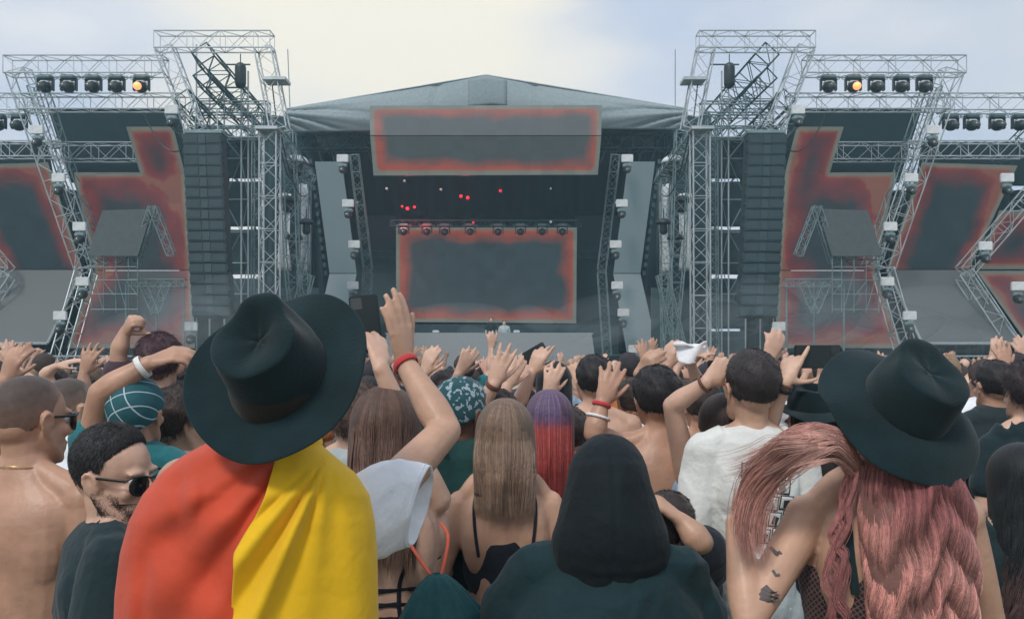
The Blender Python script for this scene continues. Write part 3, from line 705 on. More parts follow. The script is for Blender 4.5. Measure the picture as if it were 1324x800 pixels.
sm = MB(); rs_ = random.Random(4)
for (x, y, yy, n_, w_) in ((1040,412,26.5,8,90),(960,425,27,6,60),(700,428,36,7,120),(215,418,26.5,5,60),(1180,425,26,4,70)):
    for k in range(n_):
        sm.ell(W(x+rs_.uniform(-w_,w_), y+rs_.uniform(-28,22), yy+rs_.uniform(-1.2,1.2)), (rs_.uniform(.9,2.4), rs_.uniform(.8,1.2), rs_.uniform(.35,.9)), Matrix.Rotation(rs_.uniform(-.5,.5),4,'Y'), 24, 16)
smm = bpy.data.materials.new('smoke'); smm.use_nodes = True
_n = smm.node_tree.nodes; _n.remove(_n['Principled BSDF']); _v = _n.new('ShaderNodeVolumePrincipled')
_v.inputs['Color'].default_value = (.75,.88,.92,1); _v.inputs['Density'].default_value = .085
smm.node_tree.links.new(_v.outputs[0], _n['Material Output'].inputs['Volume'])
tag(sm.build('smoke', smm, None, True), 'pale stage smoke drifting low in front of the wings', kind='stuff')
# the glow of the red lamps
for (x, y, e_) in ((527,266,60),(602,252,45),(540,286,25)):
    l_ = bpy.data.lights.new('red_lamp_glow', 'POINT'); l_.energy = e_; l_.color = (1,.05,.06); l_.shadow_soft_size = .15
    o_ = bpy.data.objects.new('red_lamp_glow', l_); COL.objects.link(o_); o_.location = W(x, y, YM+.2)
# ================================================================== PEOPLE
MALE = [(.80,.13,.10,0),(.86,.158,.108,0),(.93,.168,.118,-.005),(1.02,.155,.110,0),(1.10,.150,.105,0),(1.20,.160,.112,0),(1.30,.176,.120,0),(1.38,.182,.117,-.003),(1.435,.160,.095,-.008),(1.475,.105,.072,-.012),(1.51,.064,.062,-.012)]
FEM  = [(.80,.13,.105,0),(.86,.168,.118,0),(.93,.176,.125,-.005),(1.02,.145,.102,0),(1.09,.128,.092,0),(1.18,.135,.098,0),(1.28,.148,.108,.004),(1.36,.152,.105,0),(1.42,.135,.085,-.006),(1.46,.090,.064,-.010),(1.50,.054,.052,-.010)]
CR = Vector((0,-.012,.035)); CRr = (.077,.097,.088)

def head_prims(mb, M, ears=True, face=True, g=0.0):
    A = MB()
    A.ell(CR, (CRr[0]+g, CRr[1]+g, CRr[2]+g), None, 20, 14)
    A.ell((0,.028,-.022), (.062,.062,.072)); A.ell((0,-.045,-.005), (.062,.055,.055))
    A.ell((0,.072,-.092), (.024,.020,.019)); A.ell((0,.055,-.062), (.045,.040,.038))
    for s in (-1,1):
        A.tube([(s*.058,.0,-.028),(s*.050,.030,-.070),(s*.018,.068,-.094)], [.020,.019,.017], 10, k=3)
        if face:
            A.ell((s*.028,.078,.030), (.026,.013,.009)); A.ell((s*.040,.066,-.018), (.021,.018,.019))
            A.ell((s*.030,.080,-.004), (.017,.008,.005)); A.ell((s*.011,.098,-.030), (.008,.011,.008))
        if ears:
            Me = Matrix.Rotation(s*R(18), 4, 'Z') @ Matrix.Rotation(R(-10), 4, 'X')
            A.ell((s*.079,-.006,-.002), (.006,.018,.030), Me)
            A.tube([(s*.076,.012,-.012),(s*.084,.006,.018),(s*.089,-.012,.028),(s*.088,-.024,.012),(s*.082,-.016,-.018),(s*.076,.002,-.032)], [.0042,.005,.0055,.0055,.005,.006], 8, k=3)
    if face:
        A.tube([(0,.086,.022),(0,.097,.0),(0,.110,-.024)], [.008,.009,.0125], 10, k=3)
        A.ell((0,.089,-.054), (.024,.011,.0060)); A.ell((0,.087,-.066), (.020,.011,.0070))
    A.xf(M); mb.V.extend(A.V); mb.F.extend([tuple(i+mb.n for i in f) for f in A.F]); mb.n += len(A.V)

FING = [(.031,.088,(.040,.026,.021),.0090),(.010,.094,(.044,.029,.022),.0093),(-.011,.090,(.041,.027,.021),.0088),(-.030,.080,(.032,.021,.019),.0078)]
def hand_prims(mb, wr, d, nrm, side, curl=(20,25,20), splay=6, thumb=(.62,.70,.28), sc_=1.0, seed=0, fcurl=None, tcurl=15, fat=1.0):
    """wr wrist, d the way the fingers point, nrm where the palm faces, side +1/-1 where the thumb is (along nrm x d)"""
    r = random.Random(seed)
    d = Vector(d).normalized(); nrm = Vector(nrm); nrm = (nrm-d*nrm.dot(d)).normalized(); u = nrm.cross(d).normalized()*side
    T = lambda x, y, z: Vector(wr)+(u*x+d*y+nrm*z)*sc_
    mb.tube([T(0,-.015,0), T(0,.012,0), T(.002,.045,0), T(.001,.075,0)], [(.026*sc_,.018*sc_),(.030*sc_,.018*sc_),(.038*sc_,.016*sc_),(.039*sc_,.0125*sc_)], 14, ref=u, k=2)
    for i, (x, y, L, rr) in enumerate(FING):
        rr = rr*fat
        mb.tube([T(x*.5,.02,-.002), T(x,y-.004,-.001)], [.012*sc_, rr*1.12*sc_], 8)
        a = R((1.5-i)*splay + r.uniform(-2,2)); p = T(x, y-.008, 0); dirv = (d*math.cos(a)+u*math.sin(a)).normalized(); pts = [p]; c = 0
        f = (fcurl[i] if fcurl else 1)*r.uniform(.85,1.15)
        ax = dirv.cross(nrm).normalized()
        for k in range(3):
            c += R(curl[k])*f; q = Matrix.Rotation(c, 3, ax) @ dirv
            if q.dot(nrm) < 0 and curl[0] > 0: q = Matrix.Rotation(-c, 3, ax) @ dirv
            p = p+q*L[k]*sc_; pts.append(p)
        mb.tube(pts, [rr*1.05*sc_, rr*1.02*sc_, rr*.96*sc_, rr*.86*sc_], 8, k=2)
    th = (u*thumb[0]+d*thumb[1]+nrm*thumb[2]).normalized(); b = T(.020,.020,.006)
    th2 = (th*math.cos(R(tcurl))+d*math.sin(R(tcurl))).normalized(); th3 = (th2*math.cos(R(tcurl))+d*math.sin(R(tcurl))).normalized()
    p1 = b+th*.042*sc_; p2 = p1+th2*.034*sc_; p3 = p2+th3*.026*sc_
    mb.tube([b, b+th*.022*sc_, p1, p2, p3], [.015*sc_,.0155*sc_,.0115*sc_,.0105*sc_,.0088*sc_], 8, k=2)

class Person:
    def __init__(s, px, Y, top, rot=0, sex='m', skin='mid', hp=(0,0,0), vox=.006, loc=None, h=None, fat=1.0, width=1.0, smooth=3, lean=0.0):
        if loc is None:
            p = W(px, top, Y); s.h = p.z; loc = (p.x, p.y, 0)
        else: s.h = h
        s.loc = Vector(loc); s.rot = R(rot); s.sex = sex; s.skin = skin; s.vox = vox; s.s = s.h/1.75
        s.fat = fat; s.width = width; s.sm = smooth; s.lean = lean
        s.Mi = (Matrix.Translation(s.loc) @ Matrix.Rotation(s.rot, 4, 'Z')).inverted()
        s.root = empty('person', s.loc, s.rot); s.mb = MB(); s.arms = {}
        hs = s.s**.4; s.hs = hs
        piv = Vector((0,-.012+s.lean*.5, s.h-.188*hs)); s.piv = piv
        Rm = Euler((R(hp[0]), R(hp[2]), R(hp[1]))).to_matrix().to_4x4()
        s.HM = Matrix.Translation(piv) @ Rm @ Matrix.Translation((0,.012,.065*hs)) @ Matrix.Scale(hs, 4)
        s.st = [(z*s.s, a*s.s*fat*width, b*s.s*fat, y+s.ly(z*s.s)) for z, a, b, y in (MALE if sex == 'm' else FEM)]
        s.shz = (1.425 if sex == 'm' else 1.405)*s.s; s.shx = (.178 if sex == 'm' else .150)*s.s*width
        s.k = (1.0 if sex == 'm' else .84)
    def ly(s, z): return s.lean*max(0, (z-.95))/.55
    def L(s, px, py=None, Y=None):
        return s.Mi @ (Vector(px) if py is None else W(px, py, Y))
    def D(s, v): return s.Mi.to_3x3() @ Vector(v)
    def arm(s, side, el=None, wr=None, hd=None, nrm=(0,1,0), local=False, **k):
        """side -1 left, +1 right; elbow, wrist and fingertip targets"""
        if el is None:
            el = Vector((side*(s.shx+.055), -.02, 1.13*s.s)); wr = Vector((side*(s.shx+.05), .10, .90*s.s)); hd = wr+Vector((0,.03,-.1)); nrm = (-side,0,0); local = True
        if not local: el = s.L(el); wr = s.L(wr); hd = s.L(hd); nrm = s.D(nrm)
        el, wr, hd, nrm = Vector(el), Vector(wr), Vector(hd), Vector(nrm)
        up = max(0, min(1, (el.z-s.shz+.12)/.3))
        sh = Vector((side*(s.shx-.012*up), -.005+s.ly(s.shz)+.02*up, s.shz+.035*up))
        # keep human lengths: the bend stays where it was asked for, the reach gives way
        s.arms[side] = (sh, el, wr, hd, nrm, k)
    def build_body(s):
        mb = s.mb; S = s.s; k = s.k*s.fat
        mb.tube([(0,y,z) for z,a,b,y in s.st], [(a,b) for z,a,b,y in s.st], 24, ref=(1,0,0), k=3)
        nz = s.st[-1][0]; hc = s.HM @ Vector((0,-.025,-.01))
        mb.tube([(0,-.016+s.ly(1.45*S),1.45*S), (0,-.012+s.ly(1.5*S),1.51*S), tuple(s.piv.lerp(hc,.35)), tuple(hc)], [.062*k**.5,.056*k**.5,.054*k**.5,.052*k**.5], 16, k=3)
        for side in (-1,1):
            if side not in s.arms: s.arm(side)
            sh, el, wr, hd, nrm, kw = s.arms[side]
            mb.tube([(side*.035,-.018+s.ly(1.5*S),1.515*S), (side*.09*S*s.width,-.016+s.ly(1.46*S),1.478*S), tuple(sh+Vector((-side*.02,0,.012)))], [.028,.036,.046*k], 12, k=3)
            mb.ell(sh, (.056*k*S,.056*k*S,.056*k*S)); mb.ell(Vector((side*.125*S*s.width,.045+s.ly(1.35*S),1.34*S)), (.06*k,.065*k,.08))
            mb.ell(Vector((side*.080*S*s.width,-.052*S+s.ly(1.33*S),1.31*S)), (.075*s.width*k,.057*k,.13))   # shoulder blades leave a spine groove
            mb.ell(Vector((side*.05*S,-.058*S+s.ly(1.1*S),1.10*S)), (.046*k,.045*k,.20))
            m1 = sh.lerp(el,.45); f1 = el.lerp(wr,.28); f2 = el.lerp(wr,.65)
            mb.tube([sh, m1, el], [.052*k,.048*k,.0385*k], 14, k=4); mb.ell(el, .0385*k)
            mb.tube([el, f1, f2, wr], [.038*k,.0425*k,.034*k,.0255*k**.6], 14, k=3)
            hand_prims(mb, wr, hd-wr, nrm, kw.get('thumb_side',1), kw.get('curl',(15,20,15)), kw.get('splay',7), kw.get('thumb',(.62,.70,.28)), (.98 if s.sex == 'm' else .88)*kw.get('hsc',1), kw.get('seed',1), kw.get('fcurl'), fat=1.08 if s.vox < .006 else 1.18 if s.vox < .0085 else 1.3)
            mb.tube([(side*.085*S,0,.88*S),(side*.095*S,.01,.5*S),(side*.10*S,-.015,.10*S)], [.085*S*s.fat,.057*S,.042*S], 14, k=3)
            mb.tube([(side*.10*S,-.03,.045),(side*.105*S,.06,.035),(side*.11*S,.15,.028)], [.035,.036,.026], 10, k=2)
        head_prims(mb, s.HM)
        me = remesh(mb, s.vox, s.sm, 'body'); s.body = link('body', me, SK[s.skin], s.root)
        if s.vox < .0065:
            for sd in (-1,1):
                e = MB(); e.ell((sd*.030,.074,.010), (.0125,.0125,.0125), None, 16, 12); e.xf(s.HM); e.build('eye', eyem, s.root, True)
        s._bvh = None
        return s
    def bvh(s):
        if s._bvh is None:
            me = s.body.data; s._bvh = BVHTree.FromPolygons([v.co.copy() for v in me.vertices], [tuple(p.vertices) for p in me.polygons])
        return s._bvh
    def torso(s, mb, z0, z1, g, gx=None):
        st = s.st; zz = [q[0] for q in st]
        def at(z): 
            return [float(np.interp(z, zz, [q[i] for q in st])) for i in (1,2,3)]
        zs = np.linspace(z0*s.s, z1*s.s, 14)
        P, Rr = [], []
        for z in zs:
            a, b, y = at(z); P.append((0,y,z)); Rr.append((a+(gx or g), b+g))
        mb.tube(P, Rr, 28, ref=(1,0,0))
    def shirt(s, mt, name='shirt', z0=.90, z1=1.455, sleeve=.62, g=.016, gs=.02, amp=.006, long=False, tank=False, seed=0, belly=0, fvox=None, f=14):
        mb = MB(); k = s.k*s.fat; S = s.s
        s.torso(mb, z0, z1, g)
        mb.ell(Vector((0,-.045+s.ly(1.3*S),1.28*S)), (.12*S*s.width*k,.068*k+g,.17))
        for side in (-1,1):
            mb.ell(Vector((side*.085*S*s.width,-.062*S+s.ly(1.33*S),1.32*S)), (.062*s.width*k+g,.048*k+g,.10+g))
            mb.ell(Vector((side*.125*S*s.width,.045+s.ly(1.35*S),1.34*S)), (.06*k+g,.065*k+g,.08+g))
            sh, el, wr, hd, nrm, kw = s.arms[side]
            if tank:
                mb.tube([(side*.09*S,.03+s.ly(1.45*S),1.40*S),(side*.095*S,-.01+s.ly(1.48*S),1.475*S),(side*.09*S,-.05+s.ly(1.4*S),1.40*S)], [(.02,.02)]*3, 10, k=3)
                continue
            mb.tube([(side*.07,-.018+s.ly(1.49*S),1.470*S), (side*.10*S*s.width,-.016+s.ly(1.46*S),1.478*S), tuple(sh+Vector((-side*.02,0,.012)))], [.026+g*.6,.034+g,.046*k+g], 12, k=3)
            mb.ell(sh, .056*k*S+g)
            if long:
                pts = [sh, sh.lerp(el,.5), el, el.lerp(wr,.4), el.lerp(wr,.93)]; rr = [.054*k+g,.050*k+gs,.043*k+gs,.042*k+gs,.030*k+gs*.6]
                mb.tube(pts, rr, 16, k=3)
            else:
                e = sh.lerp(el, sleeve); mb.tube([sh, sh.lerp(el, sleeve*.5), e], [.054*k+g,.052*k+gs,.050*k+gs*1.35], 18, k=2)
        me = remesh(mb, fvox or max(s.vox, .006), 4, name); disp(me, folds(amp, f, seed)); o = link(name, me, mt, s.root); return o
    def trousers(s, mt, name='trousers', g=.014):
        mb = MB(); S = s.s; s.torso(mb, .80, 1.0, g)
        for side in (-1,1):
            mb.tube([(side*.085*S,0,.90*S),(side*.095*S,.01,.5*S),(side*.10*S,-.015,.10*S)], [.092*S*s.fat+g,.062*S+g,.055*S+g], 14, k=3)
        me = remesh(mb, max(s.vox,.010), 3, name); disp(me, folds(.006, 16, 3)); link(name, me, mt, s.root)
        sh = MB()
        for side in (-1,1):
            b = MB(); b.tube([(side*.10*S,-.045,.055),(side*.105*S,.06,.05),(side*.11*S,.17,.040)], [(.046,.052),(.050,.046),(.040,.036)], 12, k=2); b.build('shoe', shoem, s.root, True)
    def ribbon(s, name, pts, r, mt, frm=-1, flat=.35, lift=.003, k=6, parent=None):
        """a strap laid on the body: pts are (x,z) seen from behind (frm=-1) and dropped on to the surface"""
        P = catmull([(x, z, 0) for x, z in pts], k); out = []
        bv = s.bvh()
        for x, z, _ in P:
            h_ = bv.ray_cast(Vector((x, frm*1.0, z)), Vector((0,-frm,0)))
            if h_[0] is not None: out.append(h_[0]+h_[1]*lift)
        if len(out) < 2: return None
        b = MB(); b.tube(out, [(r, r*flat)]*len(out), 10, ref=(1,0,.3)); return b.build(name, mt, parent or s.root, True)
    def ring(s, side, t, r, mt, name='bracelet', w=.008, cyl=True):
        sh, el, wr, hd, nrm, kw = s.arms[side]; c = el.lerp(wr, t); d = (wr-el).normalized(); q = d.to_track_quat('Z','Y'); b = MB()
        P = [c+q@Vector((r*math.cos(a), r*math.sin(a), 0)) for a in np.linspace(0, 2*math.pi, 25)[:-1]]
        b.grid(lambda u, v: c+q@Vector(((r+.0025*math.sin(v*6.2832))*math.cos(u*6.2832), (r+.0025*math.sin(v*6.2832))*math.sin(u*6.2832), w*math.cos(v*6.2832))), 28, 9, True)
        return b.build(name, mt, s.root, True)
eyem = mat('eye_white', (.6,.6,.58), .15, var=0, bump=0)
shoem = mat('shoe_leather', (.05,.05,.055), .6)

# ------------------------------------------------------------------ hair
def hair_mat(name, rough=.5):
    m = mat(name, (1,1,1), rough, var=.15, vscale=60, bump=.5, bscale=300, bdist=.003, vcol=True, spec=.3, sheen=.1); return m
HM_ = hair_mat('hair')
def strands(name, paths, rad, cols, parent, taper=True, mt=None):
    """paths N x K x 3, cols N x K x 3 (or N x 3)"""
    P = np.asarray(paths, float); N, K, _ = P.shape
    T = np.gradient(P, axis=1); T /= np.linalg.norm(T, axis=2, keepdims=True)+1e-9
    ref = np.array((.31,.87,.38)); u = np.cross(T, ref); u /= np.linalg.norm(u, axis=2, keepdims=True)+1e-9; v = np.cross(T, u)
    t = np.linspace(0,1,K); pr = np.minimum(1, (1-t)*4+.15) if taper else np.ones(K)
    rr = (np.asarray(rad).reshape(-1,1)*pr[None,:])[:,:,None]
    V = np.stack([P+rr*(u*math.cos(a)+v*math.sin(a)) for a in (0,2.0944,4.1888)], axis=2)   # N K 3 3
    idx = np.arange(N*K*3).reshape(N,K,3); Fs = []
    for j in range(3):
        j2 = (j+1)%3
        Fs.append(np.stack([idx[:,:-1,j], idx[:,:-1,j2], idx[:,1:,j2], idx[:,1:,j]], axis=-1).reshape(-1,4))
    me = np_mesh(name, V.reshape(-1,3), np.concatenate(Fs).astype(np.int32), True)
    C = np.asarray(cols, float); C = np.repeat(C[:,None,:], K, 1) if C.ndim == 2 else C
    C = np.repeat(C[:,:,None,:], 3, 2).reshape(-1,3); C = np.concatenate([C, np.ones((len(C),1))], 1)
    ca = me.color_attributes.new('Col', 'FLOAT_COLOR', 'POINT')
    ca.data.foreach_set('color', C.astype(np.float32).ravel())
    return link(name, me, mt or HM_, parent)
def solid_col(me, fn):
    n = len(me.vertices); co = np.empty(n*3, np.float32); me.vertices.foreach_get('co', co); co = co.reshape(-1,3)
    C = fn(co); C = np.concatenate([np.clip(C,0,1), np.ones((n,1))], 1)
    ca = me.color_attributes.new('Col', 'FLOAT_COLOR', 'POINT'); ca.data.foreach_set('color', C.astype(np.float32).ravel())

def place_for_hat(T, hp, rot=0, off=(0,-.015,.052)):
    """where and how tall someone stands whose hat sits at T"""
    Rm = Euler((R(hp[0]), R(hp[2]), R(hp[1]))).to_matrix(); v = Rm @ (Vector((0,.012,.065))+Vector(off)); v = Matrix.Rotation(R(rot),3,'Z') @ (v+Vector((0,-.012,0)))
    return dict(loc=(T.x-v.x, T.y-v.y, 0), h=T.z-v.z+.188)
def emin(phi):           # lowest elevation of the hair at azimuth phi (0 = back of the head)
    c = math.cos(phi)
    if c > 0: return -12-40*c**.7
    return -12+54*(max(0,-c-.20)/.80)**.55
def cap_mesh(g, g2=None, lift=0, drop=0, nu=48, nv=18, jit=0, seed=0, edge=0):
    """closed shell over the scalp, head coordinates"""
    r = np.random.RandomState(seed); ph = r.uniform(0,6.28,12)
    def fn(u, v):
        phi = u*2*math.pi; e0 = R(emin(phi)+lift-drop*max(0,math.cos(phi))); e = R(90)+(e0-R(90))*min(1, v*1.12)
        gg = g if v < .89 else g*(1-v)/.11-.006
        if edge: e = R(90)+(e0-R(90))*v; gg = g*min(1,(1-v)/edge*.9+.1)
        gg = gg+jit*(math.sin(phi*5+ph[0]+3*e)*.4+math.sin(phi*9+e*7+ph[1])*.35+math.sin(e*13+phi*3+ph[2])*.3)*(1 if v < .89 else 0)
        if g2: gg += g2*max(0, math.sin(e))
        rx, ry, rz = CRr[0]+gg, CRr[1]+gg, CRr[2]+gg
        z = math.sin(e)
        return CR+Vector((rx*math.sin(phi)*math.cos(e), -ry*math.cos(phi)*math.cos(e), rz*z if z > 0 else (rz+.012)*z))
    m = MB(); m.grid(fn, nu, nv, True); return m, fn
def short_hair(P, col, g=.012, n=5000, ln=(.012,.022), top=0.0, jit=.002, seed=0, name='hair', rad=.0007, stand=.45, drop=0, lift=0, curl=0, back=False, fade=None):
    m, fn = cap_mesh(g, top, jit=jit, seed=seed, drop=drop, lift=lift+(2.5 if n else 0), nu=64, nv=30, edge=.35 if n else 0); m.xf(P.HM)
    _, fn = cap_mesh(g, top, jit=jit, seed=seed, drop=drop, lift=lift-2, nu=64, nv=30, edge=.35)
    me = m.mesh(name, True); col = np.array(col); solid_col(me, lambda co: np.repeat(col[None]*.75, len(co), 0)); o = link(name, me, HM_, P.root)
    if fade is not None:          # a faded cut: the hair thins out towards its edge
        m_ = len(me.vertices); vv = (np.arange(m_)//64)/29.0; k = np.clip((vv-.55)/.38,0,1)[:,None]; C = col[None]*.8*(1-k)+np.array(fade)[None]*k
        me.color_attributes['Col'].data.foreach_set('color', np.concatenate([C, np.ones((m_,1))],1).astype(np.float32).ravel())
    if not n: return o
    r = np.random.RandomState(seed+1); K = 4; paths = np.zeros((n,K,3)); c0 = CR; vs = np.zeros(n)
    for i in range(n):
        u = r.rand(); v = r.rand()**.7
        p = fn(u, v); nrm = Vector(((p.x-c0.x)/CRr[0]**2, (p.y-c0.y)/CRr[1]**2, (p.z-c0.z)/CRr[2]**2)).normalized()
        dn = Vector((0,-.2,-1)) if p.y < .02 else Vector((0,-.6,.5)) if back else Vector((.2,1,-.1)); dn = (dn-nrm*dn.dot(nrm)); dn = dn.normalized() if dn.length > .1 else Vector((0,-1,0))
        vs[i] = v; l = r.uniform(*ln); dd = (nrm*stand+dn*.8+Vector(r.normal(0,.28,3))).normalized(); p = p-nrm*.004
        side = nrm.cross(dn)
        for j in range(K):
            t = j/(K-1); q = p+dd*l*t+dn*l*.35*t*t-nrm*l*.25*t*t
            if curl: q += side*math.sin(t*5+i)*curl+nrm*math.cos(t*5+i)*curl*.6
            paths[i,j] = P.HM @ q
    cols = col[None]*r.uniform(.6,1.35,(n,1))
    if fade is not None: k = np.clip((vs-.5)/.38,0,1)[:,None]; cols = cols*(1-k)+np.array(fade)[None]*k
    ob = strands('strands', paths, np.full(n, rad), cols, o); return o

def cull_paths(paths, plane):
    c, a = np.array(plane[0]), np.array(plane[1]); keep = []
    for p in paths:
        below = (p-c)@a < -.006
        if not below.any(): continue
        k = int(np.argmax(below)); q = p.copy()
        if k: 
            u = np.linspace(k, len(p)-1, len(p)); q = np.stack([np.interp(u, np.arange(len(p)), p[:,i]) for i in range(3)], 1)
        keep.append(q)
    return np.array(keep)
def long_hair(P, colfn, zend, n=1800, K=26, seed=0, w_end=.10, wtop=1.0, wave=0.0, wk=38, g=.016, back=.0, phimax=115, rad=.0009, clumps=70, hatcut=None, dep_end=.055, ragged=.06, xoff=0, cvar=.28, midw=None, yback=None, tmin=0.0, coh=0.0, plane=None, psd=.07, dmax=.018, silk=False, con=.42):
    """hair that follows the head to ear level and then hangs down the back; colfn(z, t) -> colour"""
    r = np.random.RandomState(seed); H0 = P.HM; cc = H0 @ CR; s_ = P.hs
    rx, ry, rz = (CRr[0]+g)*s_*wtop, (CRr[1]+g)*s_, (CRr[2]+g)*s_
    zl = cc.z-.015
    by = min(-.105*P.s+P.ly(1.3*P.s), cc.y-ry*.9) if yback is None else yback   # how far back the hair hangs
    Rt = (H0.to_3x3().normalized())
    cph = r.uniform(-1,1,clumps)*R(phimax); coff = r.uniform(0,6.28,clumps); cz = r.uniform(-1,1,clumps)*ragged; camp = r.uniform(.6,1.3,clumps); cdep = r.uniform(0,dmax,clumps); ccol = r.uniform(1-cvar,1+cvar,clumps)
    paths = np.zeros((n,K,3)); cols = np.zeros((n,K,3))
    def env(phi, t, e_end=0, dep=0):
        # t<.35 on the skull, then free
        if t < .35:
            e = R(86)*(1-t/.35); v = Vector((rx*math.sin(phi)*math.cos(e), -ry*math.cos(phi)*math.cos(e), rz*math.sin(e)))*(1-dep*2)
            return cc+v
        q = (t-.35)/.65; z = zl+(e_end-zl)*q
        wq = rx*(1-q)+w_end*q if midw is None else float(np.interp(q, (0,.35,1), (rx, midw, w_end)))
        x = (wq)*math.sin(phi)*(1-dep*1.6)+xoff*q; dy = ry*(1-q)+dep_end*q
        yb = cc.y*(1-min(1,q*2.0))+(by+.035)*min(1,q*2.0)
        return Vector((cc.x+x, yb-dy*math.cos(phi)*(1-dep*4), z))
    for i in range(n):
        c = r.randint(clumps); phi = cph[c]+r.normal(0,psd); t0 = tmin+r.uniform(0,.12); ze = zend+cz[c]+r.normal(0,.012); dep = cdep[c]+r.uniform(0,.01); ra = r.normal(0,.4)
        if silk: phi = r.uniform(-1,1)*R(phimax); st = .5+.28*math.sin(phi*23+2*math.sin(phi*5))+.22*math.sin(phi*51+1.3); dep = dmax*st*r.uniform(.6,1.3)+r.uniform(0,.006); sw = wave*r.uniform(.7,1.25)
        shrink = 1
        for j in range(K):
            t = t0+(1-t0)*j/(K-1); p = env(phi*(1-.15*max(0,t-.5)), t, ze, dep)
            if wave and silk:
                a = sw*min(1, max(0,(t-.2))*1.8); ph = wk*(1+.13*math.sin(2.3*phi+.5)+.05*math.sin(9*phi))*(zl-p.z)+2.0*math.sin(2.6*phi+1)+.8*math.sin(6*phi)+ra*.8; fr = ra*.3*math.sin(90*p.z+i)
                p = p+Vector((a*math.sin(ph)+.0015*fr, a*1.1*math.cos(ph), 0))
            elif wave:
                a = wave*camp[c]*min(1, max(0,(t-.2))*1.8); ph = wk*(zl-p.z)+coff[c]+ra*(.5 if not coh else .25)
                p = p+Vector((a*math.sin(ph), a*.7*math.cos(ph), 0))
            paths[i,j] = p; cols[i,j] = np.array(colfn(p.z, t, c))*(ccol[c]*(1+ra*.15) if not silk else (1+con*.6-con*st)*(1+ra*.4))
    if plane: paths = cull_paths(paths, plane); n = len(paths); cols = cols[:n]
    b = MB(); b.grid(lambda u, v: env((u-.5)*2*R(phimax*.96), tmin*.6+(.93-tmin*.6)*v, zend, .06), 30, 24)
    me = bake(b.mesh('hair', True), [('SOLIDIFY', dict(thickness=.012, offset=-1))])
    if plane:
        bmm = bmesh.new(); bmm.from_mesh(me); bmesh.ops.bisect_plane(bmm, geom=bmm.verts[:]+bmm.edges[:]+bmm.faces[:], plane_co=plane[0]-plane[1]*.012, plane_no=plane[1], clear_outer=True); bmm.to_mesh(me); bmm.free()
    solid_col(me, lambda co: np.array([np.array(colfn(z,.5,0))*.5 for z in co[:,2]])); o = link('hair', me, HM_, P.root)
    if n: strands('strands', paths, r.uniform(.7,1.3,n)*rad, np.clip(cols,0,1), o)
    return o
def lock(P, pts, n, rad0, rad1, col, parent, r=.0009, wave=.01, wk=40, seed=0, K=30, loose=0.0, cvar=.3, plane=None):
    """a bundle of strands along a world path"""
    rs = np.random.RandomState(seed); C = catmull([tuple(P.L(q)) for q in pts], 10); L_ = np.linspace(0,len(C)-1,K)
    base = np.array([[np.interp(x, range(len(C)), C[:,k]) for k in range(3)] for x in L_]); paths = np.zeros((n,K,3)); cols = np.zeros((n,3))
    T = np.linspace(0,1,K); ncl = max(3,n//25); ca = rs.uniform(0,6.28,ncl); cr_ = rs.uniform(0,1,ncl)**.5; cp = rs.uniform(0,6.28,ncl); cc_ = rs.uniform(1-cvar,1+cvar,ncl)
    for i in range(n):
        c = rs.randint(ncl); a = ca[c]+rs.normal(0,.25); q = min(1.15, cr_[c]+abs(rs.normal(0,.08))); rr = (rad0+(rad1-rad0)*T)*q*(1+loose*rs.normal(0,1)*T)
        off = np.stack([np.cos(a)*rr, .35*np.sin(a)*rr, np.sin(a)*rr], 1)
        w_ = wave*np.minimum(1,T*2); off[:,0] += w_*np.sin(wk*T+cp[c]+rs.normal(0,.2)); off[:,2] += w_*np.cos(wk*T*.9+cp[c])
        k = rs.uniform(.8,1); paths[i] = base+off; cols[i] = np.array(col)*cc_[c]*rs.uniform(.9,1.1)
    if plane: paths = cull_paths(paths, plane); n = len(paths); cols = cols[:n]
    return strands('loose_lock', paths, rs.uniform(.7,1.3,n)*r, np.clip(cols,0,1), parent)

